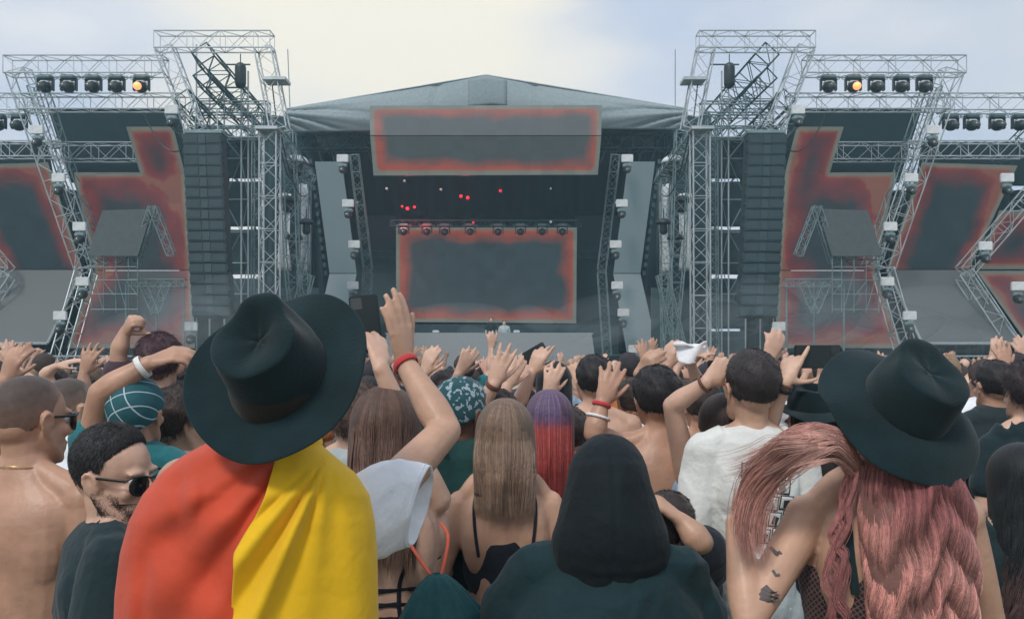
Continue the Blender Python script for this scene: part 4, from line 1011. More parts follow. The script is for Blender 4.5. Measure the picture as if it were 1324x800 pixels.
# ------------------------------------------------------------------ hats, glasses, scarves
def fedora(P, M, mt, band, label=None, R0=.185, oval=.93, hc=.125, curl=.02, droop=.02, seed=0, back_up=0, cs=1.0, pn=.30, dn=.026):
    """brim and pinched crown; M places it in the person's coordinates (z up the crown, y to the front)"""
    root = P.root
    def brim(u, v):
        a = u*2*math.pi; r0 = .088*cs; r1 = R0; rr = r0+(r1-r0)*v
        x = rr*math.sin(a)*oval; y = rr*math.cos(a)*1.04
        up = curl*(v**2.2)*(abs(math.sin(a))**2)*1.3-droop*(v**1.6)*abs(math.cos(a))+.006*math.sin(2*a+seed)*v+.006*math.sin(3*a+seed)*v+.004*math.sin(5*a+seed*2)*v*v+back_up*v*v*max(0,-math.cos(a))
        return Vector((x, y, up))
    b = MB(); b.grid(brim, 96, 14, True); me = bake(b.mesh('s', True), [('SOLIDIFY', dict(thickness=.004, offset=0)), ('SUBSURF', dict(levels=1, render_levels=1))]); me.transform(M)
    hat = link('hat', me, mt, root)
    if label: hat['label'] = label
    def crown(u, v):
        a = u*2*math.pi; ca, sa = math.cos(a), math.sin(a)
        if v < .6:
            q = v/.6; rr = (.088-.010*q**1.5)*cs; z = hc*q*.95
        else:
            q = (v-.6)/.4; rr = (.078*max(0,math.cos(q*1.5708))**.75)*cs; z = hc*(.95+.09*math.sin(q*1.5708))
        x = rr*sa*oval; y = rr*ca*1.08
        top = max(0, (z/hc-.35)/.65)
        # front pinch and the long dent along the top
        pinch = math.exp(-((y-.055)/.035)**2)*top
        x *= 1-pn*pinch
        dent = math.exp(-(x/.036)**2)*math.exp(-((y+.004)/.066)**2)*max(0,(z/hc-.80)/.2)
        z -= dn*min(1.2,dent)
        z += .012*top*math.exp(-((y-.075)/.03)**2)
        # side hollows by the pinch
        hol = math.exp(-((abs(x)-.055)/.03)**2)*math.exp(-((y-.04)/.03)**2)*top; x *= 1-.12*hol
        z += .0015*math.sin(5*a+seed)
        return Vector((x, y, z))
    b = MB(); b.grid(crown, 96, 44, True); me = bake(b.mesh('s', True), [('SOLIDIFY', dict(thickness=.003, offset=-1)), ('SMOOTH', dict(factor=.5, iterations=3))]); me.transform(M); link('crown', me, mt, hat)
    b = MB(); b.grid(lambda u, v: Vector(((.0885-.002*v)*cs*oval*math.sin(u*6.2832), (.0885-.002*v)*cs*1.07*math.cos(u*6.2832), .004+.024*v)), 64, 3, True)
    me = bake(b.mesh('s', True), [('SOLIDIFY', dict(thickness=.004, offset=1))]); me.transform(M); link('hatband', me, band, hat)
    return hat
def glasses(P, lens, frame):
    b = MB()
    for s in (-1,1):
        b.tube([(s*.071,.078,.020),(s*.080,.04,.020),(s*.083,-.004,.016),(s*.080,-.020,-.004)], [(.0016,.0035)]*4, 8, ref=(1,0,0), k=4)
        b.tube([(s*.006,.104,.018),(s*.030,.105,.028),(s*.060,.092,.028),(s*.071,.079,.018)], [.0024]*4, 8, k=4)
    b.tube([(-.008,.104,.020),(0,.107,.021),(.008,.104,.020)], [.002]*3, 8); b.xf(P.HM); o = b.build('sunglasses', frame, P.root, True)
    for s in (-1,1):
        l = MB()
        def fn(u, v):
            a = u*2*math.pi; x = .027*v*math.cos(a); z = .0235*v*math.sin(a)-(.004 if math.sin(a) < 0 else 0)*v
            return Vector((s*(.037+x), .104-.018*((.037+x)/.066)**2+.001*(1-v*v), .006+z))
        l.grid(fn, 28, 6, True); me = bake(l.mesh('l', True), [('SOLIDIFY', dict(thickness=.002))]); me.transform(P.HM); link('lens', me, lens, o)
    return o
def bandana(P, mt, tail=True, name='bandana'):
    m, fn = cap_mesh(.012, .004, lift=0, drop=-8, nu=72, nv=30, jit=.0015, seed=3); m.xf(P.HM)
    me = bake(m.mesh(name, True), [('SMOOTH', dict(factor=.5, iterations=1))]); o = link(name, me, mt, P.root)
    if tail:
        b = MB(); b.ell((0,-.112,-.030), (.018,.014,.014)); b.tube([(0,-.112,-.03),(-.02,-.125,-.075),(-.03,-.118,-.13)], [(.012,.004),(.024,.003),(.030,.002)], 10, k=3)
        b.tube([(0,-.112,-.03),(.02,-.128,-.07),(.035,-.125,-.11)], [(.012,.004),(.02,.003),(.024,.002)], 10, k=3); b.xf(P.HM); b.build('knot', mt, o, True)
    return o
# ================================================================== THE PEOPLE ONE CAN TELL APART
felt = mat('black_felt', (.008,.022,.026), .95, var=.3, vscale=9, bump=.4, bscale=200, bdist=.004, sheen=.12, spec=.2)
feltband = mat('black_ribbon', (.008,.018,.022), .6, bump=.05)
darklens = mat('dark_lens', (.012,.012,.014), .08, var=0, bump=0, spec=.8)
frame_m = mat('black_frame', (.015,.015,.018), .3, var=0, bump=0)
white_tee = fabric('white_cotton', (.84,.87,.92)); offwhite = fabric('off_white_cotton', (.74,.76,.73)); blk_tee = fabric('black_cotton', (.011,.028,.034)); teal_d = fabric('dark_teal_cotton', (.012,.048,.056))
teal = fabric('teal_cotton', (.02,.15,.17)); denim = fabric('blue_denim', (.10,.15,.19)); denim_l = fabric('pale_denim', (.25,.36,.46)); pale_grey = fabric('pale_grey_cloth', (.42,.48,.49)); black_p = fabric('black_trousers', (.015,.022,.028))
navyblk = fabric('black_jersey', (.010,.014,.022)); greenj = fabric('dark_green_jacket', (.012,.055,.052)); maroon = fabric('maroon_cotton', (.16,.03,.03)); red_f = fabric('red_flag_cloth', (.56,.068,.028), .7, bump=.3, bscale=14); yel_f = fabric('yellow_flag_cloth', (.83,.50,.012), .7, bump=.3, bscale=14)
redband = fabric('red_woven_band', (.55,.05,.06)); whiteband = mat('white_wristband', (.75,.75,.74), .5); blackband = mat('black_band', (.02,.02,.025), .5); gold = mat('gold_metal', (.75,.55,.25), .3, 1.0, var=0, bump=0); brownband = fabric('brown_band', (.15,.07,.05))
phone_m = mat('phone_body', (.012,.022,.026), .3, var=0, bump=0); phone_g = mat('phone_glass', (.02,.03,.034), .08, var=0, bump=0, spec=.8); ink = mat('tattoo_ink', (.10,.085,.08), .6, bump=0)

def phone(c, M, label, w=.076, h=.155):
    r = empty('phone', c, 0, label, 'phone', 'phones held up in the crowd'); r.rotation_euler = M
    b = MB(); b.box((0,0,0), (w,.009,h), bev=.004); b.build('case', phone_m, r, False)
    b = MB(); b.box((0,.0052,0), (w*.93,.002,h*.95), bev=.0008); b.build('screen', phone_g, r)
    b = MB(); b.box((-w*.25,-.0055,h*.36), (w*.38,.003,h*.2), bev=.001); b.build('camera_bump', phone_g, r)
    return r
def fin(P, label, group=None): tag(P.root, label, 'person', group or 'people in the crowd'); return P
def axes(c, z, y):
    z = Vector(z).normalized(); y = Vector(y); y = (y-z*y.dot(z)).normalized(); x = y.cross(z)
    M = Matrix((x,y,z)).transposed().to_4x4(); M.translation = c; return M

# ---- the man in the black hat with the flag over his shoulders
hatT = W(361,480,1.62)
A = Person(338, 1.75, 452, 0, 'm', 'mid', hp=(42,0,9), vox=.0055, fat=.96, width=.86, loc=(W(341,440,1.80).x,1.80,0), h=place_for_hat(hatT, (42,0,9))['h'])
A.HM = Matrix.Translation(A.L(hatT)-(A.HM @ Vector((0,-.015,.052)))) @ A.HM
A.arm(1, W(573,560,2.12), W(523,468,2.16), W(513,396,2.14), (-.7,.5,.2), curl=(6,8,8), splay=3, thumb=(.55,.8,.15))
A.arm(-1, Vector((-.19,.08,1.14)), Vector((-.10,.26,1.20)), Vector((-.02,.36,1.24)), (0,0,-1), local=True)
t_ = A.arms[1]; A.arms[1] = (A.L(W(476,664,1.84)), A.L(W(576,556,2.06)))+t_[2:]
A.build_body(); short_hair(A, (.03,.025,.02), n=0)
sl = A.arms[1]
mbx = MB(); A.torso(mbx, .86, 1.44, .006)
mbx.ell(A.arms[1][0], .054); mbx.ell(A.arms[-1][0], .050)
mbx.tube([(.04,-.018,1.50),(.12,-.0,1.48),tuple(sl[0])], [.03,.035,.046], 12, k=3); mbx.tube([(-.04,-.018,1.50),(-.12,-.0,1.48),tuple(A.arms[-1][0])], [.03,.035,.045], 12, k=3)
pass
pass
me = remesh(mbx, .006, 18, 'shirt'); disp(me, folds(.011, 16, 8, (1.8,1,1.1))); disp(me, folds(.0025, 34, 4, (1,1,.4))); shA = link('shirt', me, white_tee, A.root); A.trousers(denim)
def sleeve(u, v):                                   # a loose short sleeve, open at its hem
    th = u*2*math.pi; ks = (0,.33,.66,1); C_ = [W(448,668,1.80),W(484,660,1.84),W(514,653,1.885),W(545,650,1.93)]
    c = Vector([float(np.interp(v, ks, [q[i] for q in C_])) for i in range(3)])
    hv = float(np.interp(v, (0,.25,.6,.85,1), (.074,.092,.096,.088,.078))); hd = float(np.interp(v, (0,.4,1), (.082,.082,.066)))
    # folds drag from the armpit towards the shoulder and hang at the hem
    f = 1+.030*math.sin(2*th+5*v+.6)+.045*v*math.sin(4*th+1.2)+.028*v*math.sin(7*th+2.5*v)
    d = (1-abs(math.sin(3.2*th+4.5*v+.4)))**2*.055*math.sin(min(1,v*1.3)*math.pi)*(1 if math.sin(th) > -.3 else 0)
    f += d
    drop = -.012*v*(1-math.cos(th))*.5
    return A.L(c+Vector((.020*math.cos(th)*v-.012*v*v*math.sin(th), -hd*math.sin(th)*f, hv*math.cos(th)*f+drop)))
b = MB(); b.grid(sleeve, 90, 34, True)
me = bake(b.mesh('sleeve', True), [('SOLIDIFY', dict(thickness=.003, offset=-1)), ('SMOOTH', dict(factor=.5, iterations=2))]); link('sleeve', me, white_tee, shA)
b = MB(); b.tube([sleeve(u, .93) for u in np.linspace(0,1,60)], [.0016]*60, 6); b.build('hem', white_tee, shA, True)
A.ring(1, .97, .030, redband, 'bracelet')
hatc = A.L(hatT)
fedora(A, axes(hatc, A.D((-.17,-.80,.58)), A.D((.06,.6,.8))), felt, feltband, R0=.176, oval=.97, hc=.118, curl=.018, droop=.012, cs=1.0)
fin(A, 'man in a wide black felt hat with a red and yellow flag over his shoulders')
# the flag: two cloths falling from the neck round the shoulders
PYs = [566,574,590,612,640,675,715,770,860,980]; XL = [296,268,238,210,186,168,157,150,147,150]; XR = [402,412,430,458,476,483,486,487,489,486]; UB = [366,362,357,351,343,326,303,299,299,300]
DP = [.075,.085,.110,.135,.150,.155,.155,.152,.15,.15]; YC = [1.74,1.74,1.735,1.735,1.73,1.73,1.73,1.73,1.73,1.73]
flag = empty('flag', (0,1.75,1.2)); fl = Vector(flag.location)
def cape_pt(u, py, off=0.0, which=0):
    xl, xr, dp, yc = (float(np.interp(py, PYs, q)) for q in (XL,XR,DP,YC))
    px = xl+(xr-xl)*(1-math.cos(math.pi*u))/2; s_ = math.sin(math.pi*u); s_ = math.copysign(abs(s_)**.75, s_)
    # folds fan out from where the cloth is gathered
    f = 0; g = min(1, max(0, (py-575)/90))
    if which:
        th = math.degrees(math.atan2(py-578, px-428))
        for c_, w_, a_ in ((98,4.5,.004),(107,3.0,-.006),(114,2.4,.014),(121,3.2,-.011),(129,3,.009),(136,3,-.006),(87,6,-.003),(78,6,.003)): f += a_*math.exp(-((th-c_)/w_)**2)
        f += .003*math.sin(px*.05+py*.012)
    else:
        th = math.degrees(math.atan2(py-560, px-395))
        for c_, w_, a_ in ((168,4,.006),(160,4,-.008),(151,4.5,.010),(142,5,-.008),(133,5,.009),(124,4,-.007),(117,4,.007)): f += a_*math.exp(-((th-c_)/w_)**2)
        d = ((px-232)/9)**2; f -= .016*math.exp(-d-((py-632)/26)**2); f += .012*math.exp(-((px-250)/9)**2-((py-628)/30)**2)
        f += .008*math.exp(-((px-(175-(py-700)*.06))/9)**2)*min(1,max(0,(py-690)/50)) - .007*math.exp(-((px-(190-(py-700)*.05))/9)**2)*min(1,max(0,(py-690)/50))
        f += .010*math.sin((py-(px-150)*.55)*.045)*math.exp(-((px-255)/60)**2)*g
    f *= g*1.35
    y = yc-(dp+f+off)*s_-off*.3
    return W(px, py, y)-fl
def ub(py, sub=0):
    xl, xr, x = (float(np.interp(py, PYs, q)) for q in (XL,XR,UB)); c = 1-2*(x+sub-xl)/(xr-xl); return math.acos(max(-1,min(1,c)))/math.pi
b = MB(); b.grid(lambda u, v: cape_pt(-.16+(ub(566+414*v, 14)+.16)*u, 566+414*v, 0, 0), 110, 130)
me = bake(b.mesh('s', True), [('SMOOTH', dict(factor=.5, iterations=2)), ('SOLIDIFY', dict(thickness=.003, offset=-1))]); link('red_stripe', me, red_f, flag)
def yel(u, v):
    py = 566+414*v; u0 = ub(py, 0); p = cape_pt(u0+(1.16-u0)*u, py, .010+.006*math.exp(-(u/.06)**2), 1); return p
b = MB(); b.grid(yel, 120, 130); me = bake(b.mesh('s', True), [('SMOOTH', dict(factor=.5, iterations=2)), ('SOLIDIFY', dict(thickness=.003, offset=-1))]); link('yellow_stripe', me, yel_f, flag)
# the roll of cloth at the neck
b = MB(); b.tube([cape_pt(u, 571, .004, 0) for u in np.linspace(.0,.62,12)], [(.010,.014)]*12, 10, k=2); b.build('neck_roll', red_f, flag, True)
b = MB(); b.tube([cape_pt(u, 572, .012, 1) for u in np.linspace(.58,1.0,9)], [(.012,.018)]*9, 10, k=2); b.build('neck_roll', yel_f, flag, True)
tag(flag, 'large red and yellow flag draped like a cape over the hat wearing man', 'flag')

# ---- woman with the phone, strapped back and drawstring bag
B = Person(500, 2.40, 506, 0, 'f', 'fair', hp=(6,0,0), vox=.006)
B.arm(1, W(540,592,2.38), W(492,474,2.36), W(482,415,2.46), (-.55,.8,.1), curl=(12,20,20), splay=5, thumb=(.75,.65,.2))
B.build_body()
brown_h = lambda z, t, c: (.16,.095,.075) if t < .55 else (.24,.15,.11)
long_hair(B, brown_h, B.piv.z-.24, n=1500, w_end=.085, wave=.006, wk=30, seed=4, ragged=.05, g=.020)
top = []
for side in (-1,1):
    B.ribbon('strap', [(side*.085,1.40*B.s),(side*.075,1.30*B.s),(side*.045,1.22*B.s),(side*.05,1.10*B.s)], .0055, navyblk)
for z in (1.205,1.165,1.125): B.ribbon('back_band', [(x*.13, z*B.s+.006*x) for x in np.linspace(-1,1,9)], .0065, navyblk)
B.ribbon('tattoo', [(.112,1.46),(.118,1.475),(.108,1.49),(.121,1.505),(.110,1.52),(.118,1.535)], .003, ink, lift=.0006, flat=.2)
B.trousers(black_p)
mb = MB(); ec = B.HM @ Vector((-.087,-.006,-.040)); mb.tube([ec+Vector((.0,.018*math.cos(a),.018*math.sin(a)-.018)) for a in np.linspace(0,6.28,22)], [.0018]*22, 6); mb.build('earring', gold, B.root, True)
fin(B, 'long haired woman with a strappy back top raising a phone beside the black hat')
phone(W(473,419,2.47), (0,R(-6),R(8)), 'dark phone held up just right of the black hat crown', .080, .160)
bag = empty('drawstring_bag', W(566,800,2.24), 0, 'dark teal drawstring bag with an orange base on the strappy woman back', 'bag'); bl = Vector(bag.location)
def bagf(u, v):
    a = u*2*math.pi; z = .115-.30*v; pin = .012+.125*min(1, v*1.9)**.75*(1-.35*max(0,(v-.75)/.25)**2); pl = 1+.10*math.sin(a*11)*(1-min(1,v*1.6))
    return Vector((pin*pl*math.cos(a)+.045*v, .055*min(1,v*2.5+.15)*pl*math.sin(a), z))
b = MB(); b.grid(bagf, 110, 30, True); link('pouch', bake(b.mesh('s', True), [('SOLIDIFY', dict(thickness=.002))]), fabric('bag_teal', (.012,.085,.095), .5), bag)
b = MB(); b.ell((.055,-.012,-.062), (.075,.058,.055)); b.build('orange_base', fabric('bag_orange', (.65,.09,.04), .5), bag, True)
for pts in ([(-.02,.0,.115),(-.05,.02,.15),(-.09,.05,.20)], [(.01,.0,.115),(.02,.02,.16),(.022,.05,.20),(.0,.10,.22)]):
    b = MB(); b.tube(pts, [.0045]*len(pts), 8, k=4); b.build('cord', fabric('bag_cord', (.62,.12,.07)), bag, True)

# ---- man with sunglasses seen from the side
C = Person(140, 2.12, 552, -66, 'm', 'fair', hp=(-7,-38,4), vox=.005, lean=.03, fat=1.02)
C.arm(1); C.arm(-1); C.build_body()
short_hair(C, (.030,.030,.034), g=.008, n=12000, ln=(.007,.014), top=.006, jit=.0015, stand=.8, seed=5, lift=5, back=True)
r_ = np.random.RandomState(3); nb = 12000; pb = np.zeros((nb,3,3)); k_ = 0
bv = C.bvh(); HMi = C.HM
while k_ < nb:                                      # beard: short hairs rooted on the jaw
    sd = 1; a = r_.uniform(0,1); y = -.005+.088*a; z = -.018-.062*r_.rand()**.8-.030*a*r_.rand(); sd = r_.choice((-1,1))
    if a > .66: z = min(z, -.044)
    o_ = HMi @ Vector((sd*.16, y, z)); d_ = (HMi.to_3x3() @ Vector((-sd,0,0))).normalized(); h_ = bv.ray_cast(o_, d_)
    if h_[0] is None: k_ += 1; continue
    p = h_[0]; n_ = h_[1]; q = (n_*.35+Vector((0,0,-1))+Vector(r_.normal(0,.25,3))).normalized()
    for j in range(3): pb[k_,j] = p-n_*.001+q*.0035*j/2
    k_ += 1
strands('beard', pb, np.full(nb,.0005), np.array((.04,.03,.028))*r_.uniform(.6,1.4,(nb,1)), C.root)
glasses(C, darklens, frame_m); C.shirt(blk_tee, sleeve=.78, g=.018, gs=.028, amp=.008, seed=2, z1=1.395); C.trousers(denim)
fin(C, 'bearded man in sunglasses and a black t-shirt seen from the side, left of the flag')

# ---- shirtless man with shaved head at the left edge
D_ = Person(38, 2.32, 486, -16, 'm', 'tan', hp=(-3,-14,0), vox=.0055, fat=1.04, width=1.06)
D_.build_body(); short_hair(D_, (.095,.068,.058), g=.0025, n=18000, ln=(.002,.005), jit=.0004, stand=1.3, seed=8, rad=.0005, fade=(.24,.145,.11))
glasses(D_, darklens, frame_m)
cy = D_.s*1.505; mb = MB(); mb.tube([Vector((.0685*math.cos(a), -.012+.068*math.sin(a), cy+.012*(-math.sin(a)))) for a in np.linspace(0,6.283,40)], [.0016]*40, 6); mb.build('necklace', gold, D_.root, True)
D_.trousers(denim); fin(D_, 'shirtless man with a shaved head and thin necklace at the left edge')

def std(px, Y, top, rot, sex, skin, hair, hcol, shirt, label, vox=.008, armL=None, armR=None, hp=(0,0,0), tr=None, hn=2500, shirtk={}, **k):
    P = Person(px, Y, top, rot, sex, skin, hp=hp, vox=vox, **k)
    for sd, a in ((-1,armL),(1,armR)):
        if a:
            kw = dict(a[3]) if len(a) > 3 else {}; nrm = kw.pop('nrm', (0,1,.1)); P.arm(sd, W(*a[0]), W(*a[1]), W(*a[2]), nrm, **kw)
    # feet on the falling ground
    P.build_body()
    if hair == 'short': short_hair(P, hcol, g=.013, n=hn, ln=(.008,.018), top=.006, jit=.003, seed=int(px))
    elif hair == 'buzz': short_hair(P, hcol, g=.005, n=hn, ln=(.003,.006), jit=.0008, seed=int(px), stand=1, fade=(.36,.23,.17))
    elif hair == 'curly': short_hair(P, hcol, g=.024, n=hn, ln=(.015,.035), top=.012, jit=.007, seed=int(px), curl=.006, stand=.6)
    if shirt: P.shirt(shirt, **shirtk)
    P.trousers(tr or denim)
    g0 = gz(Y)
    if g0 < -.001:                                   # stretch the hidden legs down to the ground rather than float
        for ch in P.root.children:
            if ch.name.startswith(('body','trousers','shoe')):
                if ch.name.startswith('shoe'): ch.location.z += g0
                else:
                    me = ch.data; n = len(me.vertices); co_ = np.empty(n*3, np.float32); me.vertices.foreach_get('co', co_); co_ = co_.reshape(-1,3); t = np.clip(1-co_[:,2]/.8, 0, 1); co_[:,2] += g0*t; me.vertices.foreach_set('co', co_.ravel()); me.update()
        for ch in P.root.children: ch.location.z -= g0
        P.root.location.z = g0
    return fin(P, label)
E = std(92, 3.25, 490, -22, 'm', 'mid', 'buzz', (.10,.075,.065), white_tee, 'short haired man in a white top and dark glasses behind the shaved head', hp=(0,-10,0), shirtk=dict(tank=True, seed=4)); glasses(E, darklens, frame_m)
for ch in (): pass
# bandana man with raised arm
plaid = mat('plaid_bandana', (.015,.10,.12), .8, bump=.1)
def add_lines(m, scale, width, col, rot=.5, blobs=False):
    nt = m.node_tree; N = nt.nodes; Lk = nt.links; bs = N['Principled BSDF']; src = bs.inputs['Base Color'].links[0].from_socket
    tc = N.new('ShaderNodeTexCoord'); mp = N.new('ShaderNodeMapping'); mp.inputs['Rotation'].default_value = (rot,rot*.7,rot); Lk.new(tc.outputs['Object'], mp.inputs[0])
    if blobs:
        nz = N.new('ShaderNodeTexNoise'); nz.inputs['Scale'].default_value = scale; nz.inputs['Detail'].default_value = 2; Lk.new(mp.outputs[0], nz.inputs['Vector'])
        g = N.new('ShaderNodeMath'); g.operation = 'GREATER_THAN'; g.inputs[1].default_value = width; Lk.new(nz.outputs['Fac'], g.inputs[0]); f = g.outputs[0]
    else:
        sx = N.new('ShaderNodeSeparateXYZ'); Lk.new(mp.outputs[0], sx.inputs[0]); outs = []
        for k in (0,2):
            a = N.new('ShaderNodeMath'); a.operation = 'PINGPONG'; a.inputs[1].default_value = scale; Lk.new(sx.outputs[k], a.inputs[0])
            g = N.new('ShaderNodeMath'); g.operation = 'LESS_THAN'; g.inputs[1].default_value = width; Lk.new(a.outputs[0], g.inputs[0]); outs.append(g.outputs[0])
        mxx = N.new('ShaderNodeMath'); mxx.operation = 'MAXIMUM'; Lk.new(outs[0], mxx.inputs[0]); Lk.new(outs[1], mxx.inputs[1]); f = mxx.outputs[0]
    mx = N.new('ShaderNodeMix'); mx.data_type = 'RGBA'; Lk.new(f, mx.inputs[0]); Lk.new(src, mx.inputs[6]); mx.inputs[7].default_value = (*col,1); Lk.new(mx.outputs[2], bs.inputs['Base Color'])
add_lines(plaid, .022, .0016, (.45,.55,.60))
Fm = std(176, 2.9, 491, 0, 'm', 'tan', None, None, teal, 'man in a checked teal bandana with his left arm raised across',
    armL=((130,508,2.82),(193,469,2.84),(243,452,2.86),dict(nrm=(0,.6,-.8),curl=(25,35,25),splay=4,thumb=(.4,.8,.5),thumb_side=-1)), shirtk=dict(sleeve=.35, seed=6), hp=(4,-6,3), vox=.0065)
bandana(Fm, plaid); Fm.ring(-1, .86, .036, whiteband, 'wristband', .010)
Gp = std(236, 3.15, 510, -25, 'm', 'mid', 'curly', (.07,.05,.045), offwhite, 'curly brown haired person in a white top between bandana and flag', hp=(-4,-30,0))
Hp = std(206, 4.2, 440, 8, 'm', 'mid', 'curly', (.075,.035,.045), fabric('plum_tee', (.06,.035,.05)), 'person with fluffy maroon hair punching a fist in the air on the left',
    armL=((153,456,4.15),(162,428,4.15),(172,412,4.1),dict(nrm=(.6,.6,0),curl=(70,85,60),thumb=(.5,.4,.8))), shirtk=dict(sleeve=.6))
std(12, 3.6, 505, 0, 'm', 'tan', 'short', (.05,.035,.03), maroon, 'person in a dark red top at the far left edge with a hand up', armL=((-5,520,3.5),(6,492,3.45),(22,452,3.45),dict(nrm=(.2,1,0),curl=(15,20,15))))
std(68, 5.0, 478, 0, 'f', 'fair', 'short', (.06,.045,.04), pale_grey, 'person reaching one flat hand to the right behind the shaved head', armR=((58,484,4.9),(72,474,4.9),(97,465,4.95),dict(nrm=(0,.3,-1),curl=(8,10,10),splay=8)))
std(104, 4.8, 486, 0, 'm', 'tan', 'short', (.05,.03,.028), fabric('grey_tee',(.2,.2,.2)), 'person holding one open hand high left of the bandana', armR=((108,505,4.7),(108,483,4.7),(116,456,4.7),dict(nrm=(0,1,0),curl=(8,12,10),splay=12)))

# ---- long straight brown hair, black crop top
I_ = Person(653, 2.75, 520, 0, 'f', 'mid', hp=(3,0,0), vox=.0065)
for sd in (-1,1): I_.arm(sd, I_.loc*0+Vector((sd*.20,-.03,1.07)), Vector((sd*.16,.18,1.04)), Vector((sd*.10,.33,1.06)), (0,0,-1), local=True)
I_.build_body()
long_hair(I_, lambda z, t, c: tuple(np.array((.24,.16,.115))+np.array((.15,.11,.085))*min(1,max(0,(t-.3)*1.6))), 1.30, n=6000, K=26, w_end=.088, midw=.094, wave=.004, wk=16, seed=2, ragged=.045, g=.016, phimax=104, clumps=110, rad=.0006, silk=True, dmax=.010, con=.24)
mb = MB(); I_.torso(mb, 1.155, 1.262, .007); me = remesh(mb, .006, 2, 'crop_top'); disp(me, folds(.004, 30, 2, (1,1,1.5))); link('crop_top', me, navyblk, I_.root)
for sd in (-1,1): I_.ribbon('shoulder_strap', [(sd*.078,1.25*I_.s),(sd*.088,1.33*I_.s),(sd*.092,1.40*I_.s),(sd*.088,1.445*I_.s)], .005, navyblk)
I_.trousers(denim); fin(I_, 'woman with very long straight brown hair and a black crop top')

# ---- hooded person in front
J = Person(786, 2.08, 576, 0, 'm', 'mid', hp=(0,0,0), vox=.007, width=1.0)
J.arm(-1, Vector((-.225,.05,1.12)), Vector((-.16,.28,1.12)), Vector((-.06,.36,1.18)), (0,0,-1), local=True)
J.arm(1, Vector((.225,.05,1.12)), Vector((.16,.28,1.12)), Vector((.06,.36,1.18)), (0,0,-1), local=True)
J.build_body(); short_hair(J, (.03,.03,.03), n=0)
hx = J.HM @ Vector((0,0,0)); kneeb = J.s
mb = MB()          # hood: a loose bag of cloth, wider at the bottom, sagging behind the neck
mb.ell((0,0,hx.z+.022), (.098,.122,.124), None, 32, 20)
mb.tube([(0,-.006,hx.z+.03),(0,-.020,hx.z-.05),(0,-.030,hx.z-.10),(0,-.030,hx.z-.14)], [(.099,.123),(.124,.132),(.139,.126),(.134,.105)], 32, ref=(1,0,0), k=4)
mb.ell(Vector((0,-.04,hx.z-.135)), (.136,.105,.045))
me = remesh(mb, .006, 5, 'hood'); disp(me, folds(.008, 15, 5, (1,1,.5))); disp(me, lambda co, no: -.004*np.exp(-(co[:,0]/.006)**2)*(co[:,1]<-.02));
hood = link('hood', me, fabric('black_hood', (.006,.012,.016), .8, sheen=.05), J.root)
b = MB(); b.tube([(0,-.004,hx.z+.145),(0,-.10,hx.z+.075),(0,-.140,hx.z-.02),(0,-.150,hx.z-.08)], [(.0025,.002)]*4, 8, k=5); 
mb = MB(); S = J.s
mb.tube([(0,-.02,1.47*S),(0,-.02,1.43*S),(0,-.02,1.36*S),(0,-.02,1.25*S),(0,-.01,1.10*S),(0,0,.80*S)], [(.10,.085),(.150,.110),(.205,.135),(.235,.150),(.265,.165),(.29,.18)], 36, ref=(1,0,0), k=4)
for sd in (-1,1):
    sh, el, wr = J.arms[sd][:3]; mb.tube([tuple(Vector((sd*.09,-.02,1.44*S))), tuple(sh), tuple(sh.lerp(el,.6)), tuple(el), tuple(el.lerp(wr,.6)+Vector((0,0,-.02)))], [.055,.066,.072,.080,.09], 18, k=3)
me = remesh(mb, .007, 6, 'cloak'); disp(me, folds(.020, 10, 12, (1,1,.8))); disp(me, folds(.007, 24, 3)); link('cloak', me, fabric('dark_teal_cloak', (.010,.032,.039), .85, sheen=.08), J.root)
J._bvh = BVHTree.FromPolygons([v.co.copy() for v in me.vertices], [tuple(p.vertices) for p in me.polygons])
J.ribbon('bag_strap', [(.03,1.26*S),(-.005,1.21*S),(-.045,1.16*S),(-.075,1.10*S)], .010, fabric('strap', (.018,.04,.045)))
J.trousers(black_p); fin(J, 'person in a black hood and dark teal cloak in the middle foreground')

# ---- man in the white long sleeved shirt
K_ = Person(970, 2.95, 459, 4, 'm', 'mid', hp=(4,6,0), vox=.0055, width=.90, fat=.95)
K_.arm(-1, Vector((-.205,-.01,1.12)), Vector((-.16,.22,1.16)), Vector((-.10,.36,1.20)), (0,0,-1), local=True)
K_.arm(1, Vector((.215,.0,1.13)), Vector((.15,.22,1.18)), Vector((.10,.36,1.20)), (0,0,-1), local=True)
K_.build_body(); short_hair(K_, (.040,.033,.034), g=.012, n=14000, ln=(.006,.013), top=.010, jit=.0015, stand=.45, seed=9)
shk = K_.shirt(offwhite, long=True, g=.013, gs=.018, amp=.009, seed=21, f=11, z0=.84, z1=1.43)
bvk = BVHTree.FromPolygons([v.co.copy() for v in shk.data.vertices], [tuple(p.vertices) for p in shk.data.polygons])
def printed(name, x, z, w_, h_, mt, parent, ang=0, lift=.0015):
    b = MB(); ca, sa = math.cos(ang), math.sin(ang)
    def fn(u, v):
        dx = (u-.5)*w_; dz = (v-.5)*h_; X = x+dx*ca-dz*sa; Z = z+dx*sa+dz*ca
        q = bvk.ray_cast(Vector((X,-1,Z)), Vector((0,1,0))); q = q[0] if q[0] is not None else Vector((X,-.15,Z))
        return q+Vector((0,-lift,0))
    b.grid(fn, 8, 8); return link(name, bake(b.mesh('p', True), [('SOLIDIFY', dict(thickness=.0008))]), mt, parent)
pr_bk = mat('print_black', (.03,.035,.04), .7, bump=0); pr_wh = mat('print_white', (.66,.68,.66), .7, bump=0); pr_gr = mat('print_grey', (.22,.26,.24), .7, bump=0)
